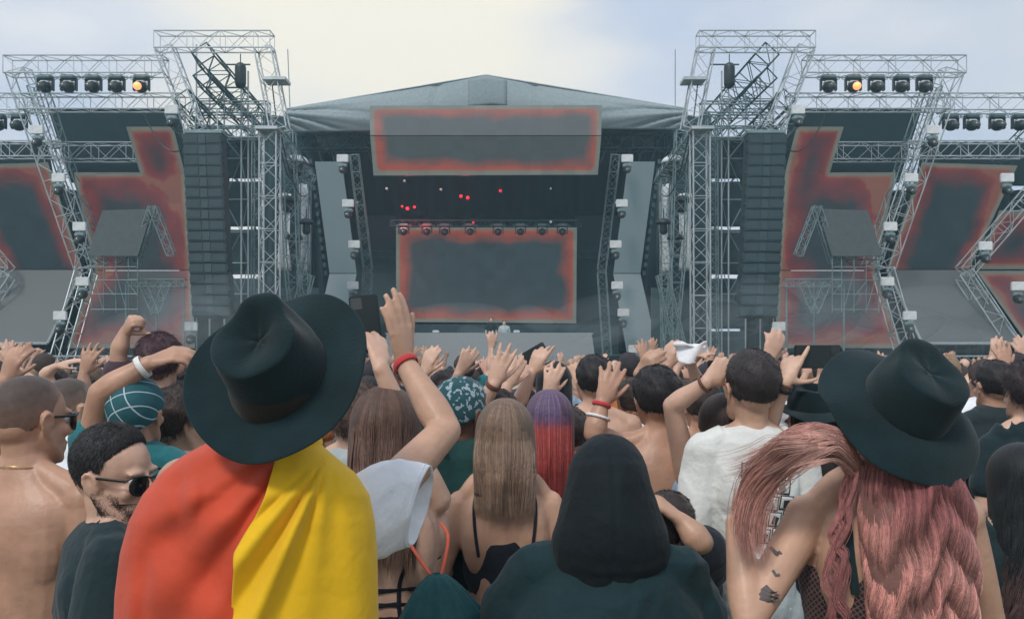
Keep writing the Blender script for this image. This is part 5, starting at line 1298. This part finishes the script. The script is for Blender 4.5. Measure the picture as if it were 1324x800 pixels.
# a sheet-like back print of small dark pictures in white frames
pc = K_.L(W(1002,650,2.82))
for i in range(5):
    for j in range(3):
        xx, zz = pc.x-.055+j*.05+(i-2)*.012, pc.z+.10-i*.052
        fr = printed('print_frame', xx, zz, .046, .048, pr_bk, shk, -.12)
        printed('print_picture', xx, zz, .038, .040, pr_wh, fr, -.12, .0030)
        printed('print_mark', xx+.004*((i+j)%3-1), zz-.003, .020, .026, pr_gr if (i*3+j)%2 else pr_bk, fr, .4*((i*j)%3-1), .0042)
for j in range(6): printed('print_letter', -.052+j*.0135, K_.L(W(968,609,2.82)).z-.002*(j%2), .0085, .013, pr_bk, shk, .25*((j%3)-1), .002)
K_.trousers(pale_grey); fin(K_, 'dark haired man in a white long sleeved shirt with small prints on the back')

# ---- woman with pink hair and the wide hat
hatS = W(1172,522,1.84)
S_ = Person(1166, 1.92, 468, 0, 'f', 'mid', hp=(34,0,9), vox=.0055, fat=1.06, width=1.10, **place_for_hat(hatS, (34,0,9)))
S_.arm(-1, W(968,800,1.80), W(952,676,1.90), W(966,618,1.94), (.9,.3,0), curl=(25,35,30), splay=4, thumb=(.6,.7,.3))
S_.arm(1, S_.loc*0+Vector((.245,.03,1.16)), Vector((.18,.24,1.20)), Vector((.12,.36,1.26)), (-1,0,0), local=True)
S_.build_body(); HP_ = (S_.L(hatS)-S_.D(Vector((.24,-.66,.72)).normalized())*.03, S_.D(Vector((.24,-.66,.72)).normalized()))
pk = lambda z, t, c: ((.42,.20,.18) if c%3 == 0 else (.36,.155,.15) if c%3 == 1 else (.22,.085,.09)) if t > .3 else (.20,.07,.075)
def pinkf(z, t, c):
    a = min(1, max(0, (t-.25)*2.2)); base = np.array(((.66,.35,.29),(.62,.31,.26),(.55,.25,.22),(.68,.38,.31))[c%4]); root_ = np.array((.26,.09,.09)); return root_*(1-a)+base*a
long_hair(S_, pinkf, 1.04, n=9500, K=46, silk=True, w_end=.098, midw=.112, wave=.0075, wk=54, seed=6, ragged=.05, g=.008, phimax=108, clumps=46, tmin=.10, coh=1.5, plane=HP_, psd=.03, dmax=.020, con=.6, rad=.00062, dep_end=.05, xoff=.022, cvar=.35)
lock(S_, [W(1104,604,1.82),W(1078,568,1.78),W(1040,566,1.76),W(1004,594,1.78),W(980,626,1.80),W(968,668,1.80),W(972,706,1.80)], 900, .024, .030, (.62,.32,.27), S_.root, wave=.004, wk=12, seed=3, loose=.4, r=.0005, plane=HP_, cvar=.18)
lock(S_, [W(1100,600,1.80),W(1070,575,1.74),W(1035,580,1.74),W(1005,600,1.78),W(972,612,1.84)], 420, .020, .045, (.66,.38,.32), S_.root, wave=.006, wk=11, seed=5, loose=.4, r=.0005, plane=HP_)
lock(S_, [W(1105,600,1.80),W(1092,660,1.80),W(1082,720,1.80),W(1086,800,1.80)], 260, .014, .018, (.42,.17,.16), S_.root, wave=.009, wk=22, seed=7, loose=.3, r=.0006, plane=HP_)
fedora(S_, axes(S_.L(hatS), S_.D((.24,-.66,.72)), S_.D((-.10,.72,.66))), felt2 if 'felt2' in globals() else felt, feltband, R0=.176, oval=.97, hc=.098, curl=-.016, droop=.034, seed=2, back_up=-.010, pn=.14, dn=.012)
tk = fabric('black_lace_tank', (.022,.020,.026), .7); add_lines(tk, .0045, .0011, (.16,.085,.075), .6)
mb = MB(); S_.torso(mb, .92, 1.285, .010); me = remesh(mb, .006, 2, 'tank_top'); disp(me, folds(.004, 24, 6)); link('tank_top', me, tk, S_.root)
for sd in (-1,1): S_.ribbon('shoulder_strap', [(sd*.098,1.27*S_.s),(sd*.108,1.34*S_.s),(sd*.108,1.41*S_.s),(sd*.10,1.46*S_.s)], .010, blk_tee)
for cx_, cy_, n_, r0, wd in ((988,762,3,.0085,.034),(1006,714,1,.005,.014),(1000,738,1,.0030,.012)):
    t_ = S_.L(W(cx_,cy_,1.83))
    for k in range(n_):
        o_ = (k-(n_-1)/2)*.0080; w_ = wd*(1-abs(o_)*22)
        S_.ribbon('tattoo', [(t_.x-w_*.5+o_*.5, t_.z+o_+.006), (t_.x, t_.z+o_-.004), (t_.x+w_*.5, t_.z+o_*.6)], r0, ink, lift=.0006, flat=.12)
S_.trousers(black_p); fin(S_, 'woman in a wide black hat with long wavy pink hair over her bare shoulders')
# ---- middle distance, each as the photograph shows it
BL = (.022,.020,.024); DB = (.045,.032,.030)
M_ = std(853, 3.3, 477, 3, 'm', 'tan', 'short', BL, None, 'shirtless man with black hair, his left hand up with bracelets',
   armL=((768,560,3.18),(778,522,3.2),(794,474,3.22),dict(nrm=(0,1,0),curl=(12,18,12),splay=9)), vox=.0065, hn=6000, hp=(6,0,-8), tr=black_p)
M_.ring(-1, .55, .043, whiteband, 'wristband', .005); M_.ring(-1, .98, .033, redband, 'bracelet', .007)
N_ = std(768, 4.2, 463, 0, 'm', 'fair', 'short', BL, None, 'bare backed man with round black hair right of the booth', vox=.008, hn=5000, hp=(4,0,0), tr=black_p)
O_ = std(819, 4.3, 492, 10, 'm', 'mid', 'short', DB, white_tee, 'dark haired head between two shirtless men', vox=.009, armR=((838,500,4.2),(826,482,4.15),(843,462,4.1),dict(nrm=(0,.8,-.4),curl=(30,30,20))))
P_ = std(716, 4.7, 466, 0, 'f', 'fair', None, None, navyblk, 'woman with a tall black hair veil in front of the booth', vox=.009)
long_hair(P_, lambda z, t, c: (.014,.016,.020), P_.piv.z-.20, n=900, w_end=.09, wave=.002, seed=3, g=.018, ragged=.02)
camo = fabric('camouflage_cloth', (.018,.075,.090)); add_lines(camo, 55, .57, (.30,.38,.42), .3, True)
Q_ = std(597, 2.95, 492, -18, 'm', 'dark', None, None, greenj, 'man in a blue camouflage headscarf and dark green jacket with backpack', vox=.007, hp=(0,-25,0), shirtk=dict(long=True, g=.03, gs=.03, amp=.010, seed=4, f=10), tr=black_p)
bandana(Q_, camo); 
bk = empty('backpack', Q_.root.location+Vector((-.09,-.15,1.03)), R(-18), 'dark backpack on the camouflage headscarf man', 'backpack'); 
b = MB(); b.box((0,-.02,-.03), (.27,.14,.40), bev=.062); b.build('bag_body', fabric('pack_cloth', (.014,.026,.032)), bk, True)
b = MB(); b.box((0,-.10,-.09), (.20,.06,.2), bev=.025); b.build('front_pocket', fabric('pack_cloth', ()), bk, True)
for sx in (-1,1):
    b = MB(); b.tube([(sx*.08,0,.14),(sx*.10,.05,.235),(sx*.10,.15,.27),(sx*.11,.25,.20)], [(.028,.006)]*4, 10, ref=(1,0,0), k=4); b.build('shoulder_strap', fabric('strap_cloth', (.045,.075,.080)), bk, True)
R_ = std(710, 3.35, 508, 0, 'f', 'fair', None, None, pale_grey, 'woman whose hair is purple on top and red below', vox=.008)
def pr(z, t, c):
    a = min(1, max(0, (z-(R_.piv.z+.055))/.035)); p = np.array((.135,.105,.215)) if c%3 else np.array((.21,.13,.22)); q = np.array((.42,.075,.065)) if c%2 else np.array((.34,.06,.06)); return p*a+q*(1-a)
long_hair(R_, pr, R_.piv.z-.20, n=3500, w_end=.085, wave=.002, wk=20, seed=12, ragged=.03, g=.017, clumps=90, cvar=.2, silk=True, dmax=.012, rad=.0007)
L_ = std(935, 3.12, 512, 0, 'f', 'fair', None, None, denim_l, 'woman in a pale blue top with one pale arm bent over her head', vox=.0065,
   armL=((869,524,3.02),(914,494,2.95),(938,470,2.98),dict(nrm=(.2,.9,0),curl=(20,25,15),splay=6)), shirtk=dict(tank=True, seed=5))
long_hair(L_, lambda z, t, c: (.05,.03,.028), L_.piv.z-.18, n=700, w_end=.05, midw=.05, seed=5, g=.014); L_.ring(-1,.93,.03,brownband,'bracelet',.006)
std(909, 3.9, 494, -6, 'm', 'tan', 'short', DB, None, 'tanned bare backed man behind the pale bent arm', vox=.009)
W1 = std(886, 4.5, 494, 0, 'f', 'fair', 'short', (.10,.07,.05), offwhite, 'person waving a white cloth above the shirtless man', vox=.009,
   armL=((858,500,4.4),(862,475,4.35),(868,446,4.35),dict(nrm=(.5,.8,0),curl=(15,25,20))), armR=((905,500,4.4),(893,470,4.3),(915,452,4.2),dict(nrm=(0,.3,-1),curl=(12,20,15),splay=9)))
cl = empty('cloth', W(885,456,4.25), 0, 'small white cloth held up in a raised hand', 'cloth')
b = MB(); b.grid(lambda u, v: Vector((-.05+.15*u+.02*v, -.02+.02*math.sin(u*6+v*3), .045-.10*v*(1-.4*u)+.012*math.sin(u*8+v*2))), 24, 18)
link('fold', bake(b.mesh('s', True), [('SOLIDIFY', dict(thickness=.004))]), fabric('bright_white', (.8,.82,.85)), cl)
b = MB(); b.tube([(-.05,-.02,.04),(.02,-.03,.035),(.09,-.02,.03)], [(.008,.012)]*3, 8, k=4); b.build('hem', fabric('bright_white', ()), cl, True)
phone(W(922,479,4.3), (0,0,0), 'small dark phone held upright between the raised hands', .052, .10)
V_ = std(1050, 3.05, 512, 38, 'f', 'fair', None, None, navyblk, 'woman in a flat black hat filming with a phone held sideways', vox=.0065,
   armL=((988,562,3.0),(1013,496,2.95),(1034,440,2.98),dict(nrm=(.5,.8,0),curl=(10,12,10),fcurl=(0.2,3.2,3.4,3.2),splay=4,thumb=(.8,.3,.5))), hp=(0,0,0), shirtk=dict(tank=False, seed=8))
V_.ring(-1,.90,.031,blackband,'bracelet',.008); V_.ring(-1,.99,.029,brownband,'bracelet',.006)
long_hair(V_, lambda z, t, c: (.03,.022,.022), V_.piv.z-.18, n=700, w_end=.08, seed=15, g=.012)
fedora(V_, axes(V_.HM @ Vector((0,-.01,.085)), V_.D((-.10,-.15,1)), V_.D((-.4,.9,0))), felt, feltband, R0=.155, hc=.07, curl=.0, droop=.015, seed=5)
phone(W(1057,461,2.98), (0,R(90),0), 'dark phone held sideways beside the wide hat', .078, .158)
std(985, 3.9, 480, 0, 'm', 'fair', 'short', DB, white_tee, 'person with an open pale hand raised behind the white shirted man', vox=.009, armR=((1010,505,3.8),(990,470,3.8),(1006,432,3.8),dict(nrm=(0,.8,.3),curl=(14,25,15),splay=8)))
std(645, 3.7, 508, 0, 'm', 'fair', 'short', DB, fabric('grey_tee2',(.12,.13,.13)), 'person with a big open hand and wristband above the long brown hair', vox=.007,
   armL=((617,535,3.65),(638,497,3.6),(652,450,3.6),dict(nrm=(0,1,.1),curl=(5,8,6),splay=10))).ring(-1,.98,.031,brownband,'bracelet',.010)
X2 = std(676, 4.0, 506, 0, 'f', 'fair', 'short', BL, blk_tee, 'person pinching a small phone aloft with a slim forearm', vox=.007, armR=((668,528,3.9),(687,482,3.9),(703,447,3.9),dict(nrm=(.3,.9,0),curl=(8,10,8),fcurl=(.3,2.8,3,3),splay=8)), armL=((650,530,3.8),(655,500,3.8),(668,470,3.8)))
phone(W(692,457,3.95), (0,R(60),0), 'little dark phone pinched in a raised hand over the booth', .06, .11)
std(573, 5.0, 483, 0, 'm', 'fair', 'short', DB, blk_tee, 'person clapping both hands low beside the camouflage headscarf', vox=.009, armR=((590,500,4.9),(592,484,4.85),(607,458,4.85),dict(nrm=(-.3,.9,0),curl=(6,8,8),splay=9)), armL=((548,500,4.9),(548,484,4.85),(557,456,4.85),dict(nrm=(.3,.9,0),curl=(12,14,12),splay=6)))
std(716, 3.9, 530, 0, 'f', 'fair', 'short', BL, offwhite, 'person with red painted nails and a patterned sleeve', vox=.008, armL=((700,540,3.8),(707,512,3.8),(716,480,3.8),dict(nrm=(0,1,0),curl=(8,14,10),splay=10)))
T_ = std(1284, 4.3, 470, 6, 'm', 'tan', 'short', BL, fabric('charcoal_tee',(.020,.034,.040)), 'man with cropped black hair and a dark top on the right', vox=.008, hn=4000)
std(1326, 3.8, 477, 0, 'f', 'fair', 'curly', (.05,.035,.042), blk_tee, 'person with fluffy dark hair cut off by the right edge', vox=.009)
U_ = std(1318, 2.65, 580, 0, 'f', 'mid', None, None, blk_tee, 'woman with long dusty rose and black hair low in the right corner', vox=.008)
long_hair(U_, lambda z, t, c: (.016,.020,.024) if t < .68 else (.13,.075,.075), U_.piv.z-.42, n=1600, w_end=.11, wave=.012, wk=36, seed=21, g=.024, ragged=.05)
std(455, 3.3, 503, -8, 'f', 'fair', 'curly', (.15,.10,.08), pale_grey, 'brown haired person half hidden behind the black hat brim', vox=.009)
std(735, 3.6, 530, 0, 'm', 'fair', 'short', DB, None, 'pale bare back beside the purple and red hair', vox=.009)
std(1120, 3.4, 470, 0, 'm', 'tan', 'short', (.13,.07,.05), maroon, 'person with a tan headband line just above the wide hat', vox=.009)
std(865, 2.75, 640, -10, 'm', 'mid', 'short', DB, navyblk, 'short person handing something over behind the black hood', vox=.008, armR=((905,700,2.6),(880,672,2.62),(858,655,2.62),dict(nrm=(0,.3,-1),curl=(25,35,25))))
# two performers on the stage behind the booth
for px, topy, lab, hcol, sh in ((635,410,'performer in dark clothes with pale face behind the booth',(.02,.02,.02),blk_tee),(652,414,'performer in a light top leaning over the booth',(.03,.02,.02),pale_grey)):
    P = Person(px, YM-2.3, topy, 180, 'm', 'fair', vox=.012); g0 = P.h-1.75
    P = Person(px, YM-2.3, topy, 180, 'm', 'fair', vox=.012, loc=(P.loc.x,P.loc.y,0), h=1.75); P.build_body(); short_hair(P, hcol, n=0); P.shirt(sh, sleeve=.6); P.trousers(black_p); P.root.location.z = g0
    fin(P, lab, 'performers on the stage')

# ================================================================== THE FAR CROWD
HAIRM = [mat('hair_%s'%n, c, .6, var=.25, vscale=30, bump=.6, bscale=160) for n, c in (('black',BL),('dark_brown',(.05,.032,.028)),('brown',(.12,.075,.05)),('fair',(.30,.20,.12)),('auburn',(.14,.05,.03)))]
HN = ['black','dark brown','brown','fair','auburn']
TOPS = [('white',white_tee),('black',blk_tee),('petrol',teal_d),('teal',teal),('grey',fabric('grey_tee',())),('maroon',maroon),('bluish',denim_l),('cream',fabric('cream_cotton',(.55,.50,.42))),('orange',fabric('orange_cotton',(.50,.16,.05))),('pink',fabric('pink_cotton',(.50,.24,.26)))]
POSES = [('both hands up',(((-.26,.02,1.50),(-.20,.08,1.65),(-.19,.10,1.83)),((.26,.02,1.50),(.20,.08,1.66),(.22,.10,1.83)))),
 ('left hand up',(((-.25,.05,1.46),(-.20,.10,1.63),(-.20,.14,1.81)),None)), ('right hand up',(None,((.25,.05,1.47),(.19,.10,1.64),(.18,.13,1.82)))),
 ('hands overhead',(((-.27,.08,1.52),(-.10,.14,1.67),(-.04,.16,1.84)),((.27,.08,1.52),(.10,.14,1.67),(.04,.16,1.84)))),
 ('arms down',(None,None)), ('fist up',(((-.28,.03,1.48),(-.22,.08,1.67),(-.20,.10,1.79)),None)), ('hands forward',(((-.24,.14,1.38),(-.18,.34,1.56),(-.17,.42,1.66)),((.24,.14,1.38),(.18,.34,1.56),(.17,.42,1.66)))),
 ('right arm high',(None,((.24,.02,1.56),(.26,.05,1.75),(.28,.06,1.93))))]
protos = []
for i, (pn, (al, ar)) in enumerate(POSES):
    for sex in ('m','f'):
        P = Person(0, 0, 0, 0, sex, 'mid', vox=.009, loc=(0,0,0), h=1.70, hp=(5,0,0), smooth=2)
        for sd, a in ((-1,al),(1,ar)):
            if a:
                fist = 'fist' in pn
                P.arm(sd, a[0], a[1], a[2], (0,1,0), local=True, curl=(75,85,60) if fist else (8,14,10), splay=10, hsc=1.08, seed=i*3+sd)
        P.build_body()
        P.shirt(white_tee, sleeve=.5, amp=.008, g=.02, seed=i)
        long_ = sex == 'f' and i % 2 == 0
        if sex == 'm' or not long_:
            m, fn = cap_mesh(.014, .006, jit=.005, nu=30, nv=14, seed=i); m.xf(P.HM); link('hair', m.mesh('hair', True), HAIRM[0], P.root)
        else:
            m, fn = cap_mesh(.018, .004, jit=.004, nu=30, nv=14, seed=i); m.tube([P.HM@Vector((0,-.05,.03)), P.HM@Vector((0,-.07,-.08)), Vector((0,-.13,1.32)), Vector((0,-.14,1.20))], [(.09,.06),(.095,.045),(.09,.03),(.05,.02)], 18, ref=(1,0,0), k=3) if False else None
            m.xf(P.HM); m.tube([P.HM@Vector((0,-.045,.03)), P.HM@Vector((0,-.06,-.06)), Vector((0,-.125,1.34)), Vector((0,-.135,1.22))], [(.088,.055),(.095,.05),(.09,.035),(.06,.02)], 18, ref=(1,0,0), k=4)
            me = remesh(m, .009, 2, 'hair'); disp(me, lambda co, no: .004*np.sin(co[:,0]*260+np.sin(co[:,2]*20)*2)); link('hair', me, HAIRM[0], P.root)
        P.trousers(denim); protos.append((P.root, pn, sex, long_))
used = {}; spots = []; cnt = {}; labels_seen = {}
rc = random.Random(5); FOR = {}
def landmark(px):
    for a, b_, n in ((-99,95,'left outer screen'),(95,235,'left stepped screen'),(235,300,'left loudspeaker column'),(300,372,'left lattice tower'),(372,470,'left pale column'),(470,560,'booth left end'),(560,700,'booth middle'),(700,790,'booth right end'),(790,870,'right pale column'),(870,925,'right lattice tower'),(925,1015,'right loudspeaker column'),(1015,1145,'right stepped screen'),(1145,1500,'right outer screen')):
        if a <= px < b_: return n
cand = []
Y = 5.0
while Y < 26:
    half = 700/F*Y; nrow = int(min(16, 2*half/.62)); 
    for k in range(nrow): cand.append((rc.uniform(-half, half), Y+rc.uniform(-.3,.3)))
    Y += .62+.05*(Y-5)*.8
pts = []
NEARLIM = [(e_.location.x, e_.location.y) for e_ in sc.objects if e_.name.startswith('person') and e_.type == 'EMPTY' and e_.location.y > 2]
for x, y in cand:
    if y > 26.5 or any((x-a)**2+(y-b_)**2 < .42**2 for a, b_ in pts+NEARLIM): continue
    if 5 <= y < 6.4 and rc.random() < .25: continue
    pts.append((x, y))
pts = sorted(pts, key=lambda q: q[1])[:250]
key_count = {}; plan = []
for x, y in pts:
    i = rc.randrange(len(protos)); root, pn, sex, lg = protos[i]
    plan.append((x, y, i, rc.randrange(len(HN)) if rc.random() < .6 else rc.randrange(2), rc.randrange(len(TOPS)) if rc.random() < .8 else -1, rc.choice(['tan','fair','mid','olive','brown','rosy','deep','tan','fair']), rc.uniform(.90,1.03), rc.uniform(-25,25)))
desc = []
for x, y, i, hi, ti, sk, s_, rz in plan:
    root, pn, sex, lg = protos[i]; px = CX+x/y*F; bare = ti < 0 and sex == 'm'
    if ti < 0 and sex == 'f': ti = 7
    top = 'bare chested' if bare else TOPS[ti][0]+' topped'
    desc.append([top, HN[hi]+(' long' if lg else '')+' hair', pn, landmark(px), px, y, bare, ti])
from collections import defaultdict
grp = defaultdict(list)
for q, d in enumerate(desc): grp[(d[0],d[1],d[2],d[3])].append(q)
labs = {}
for kx, qs in grp.items():
    qs.sort(key=lambda q: desc[q][5])
    for n_, q in enumerate(qs):
        d = desc[q]; far_ = 'near' if d[5] < 9 else 'farther' if d[5] < 16 else 'far'
        base = '%s person, %s, %s, below %s' % (kx[0], kx[1], kx[2], kx[3])
        labs[q] = base if len(qs) == 1 else base+', '+(['nearest','next nearest','third nearest'][n_] if n_ < 3 else far_)
usedp = set()
for q, (x, y, i, hi, ti, sk, s_, rz) in enumerate(plan):
    root, pn, sex, lg = protos[i]; d = desc[q]; bare, ti = d[6], d[7]
    if i in usedp:
        o = root.copy(); COL.objects.link(o)
        for ch in PCH[i]:
            if bare and ch.name.startswith('shirt'): continue
            if y > 9 and ch.name.startswith('shoe'): continue
            c = ch.copy(); COL.objects.link(c); c.parent = o
        kids = [c for c in o.children]
    else:
        if not usedp: PCH = {j: list(p[0].children) for j, p in enumerate(protos)}
        usedp.add(i); o = root; bare = False; kids = PCH[i]; ti = max(ti,0)
        if d[6]: labs[q] = labs[q].replace('bare chested', 'white topped'); ti = 0
    o.location = (x, y, gz(y)); o.scale = (s_,s_,s_); o.rotation_euler = (0,0,R(rz))
    for c in kids:
        m_ = SK[sk] if c.name.startswith('body') else TOPS[ti][1] if c.name.startswith('shirt') else HAIRM[hi] if c.name.startswith('hair') else None
        if m_ is not None: c.material_slots[0].link = 'OBJECT'; c.material_slots[0].material = m_
    tag(o, labs[q], 'person', 'people in the far crowd')
for j, p in enumerate(protos):
    if j not in usedp:
        for c in list(p[0].children): bpy.data.objects.remove(c)
        bpy.data.objects.remove(p[0])
print('far crowd', len(plan), 'dups', len(labs)-len(set(labs.values())))
# ------------------------------------------------------------------ camera
cam = bpy.data.cameras.new('camera'); co = bpy.data.objects.new('camera', cam); COL.objects.link(co)
co.location = (0,0,H); co.rotation_euler = (R(90),0,0); cam.sensor_width = 36; cam.lens = 36*F/1324
cam.shift_y = 40/1324; cam.clip_start = .05; cam.clip_end = 2000
sc.camera = co
sc.view_settings.view_transform = 'Standard'; sc.view_settings.look = 'None'; sc.view_settings.gamma = 1; sc.view_settings.exposure = 0
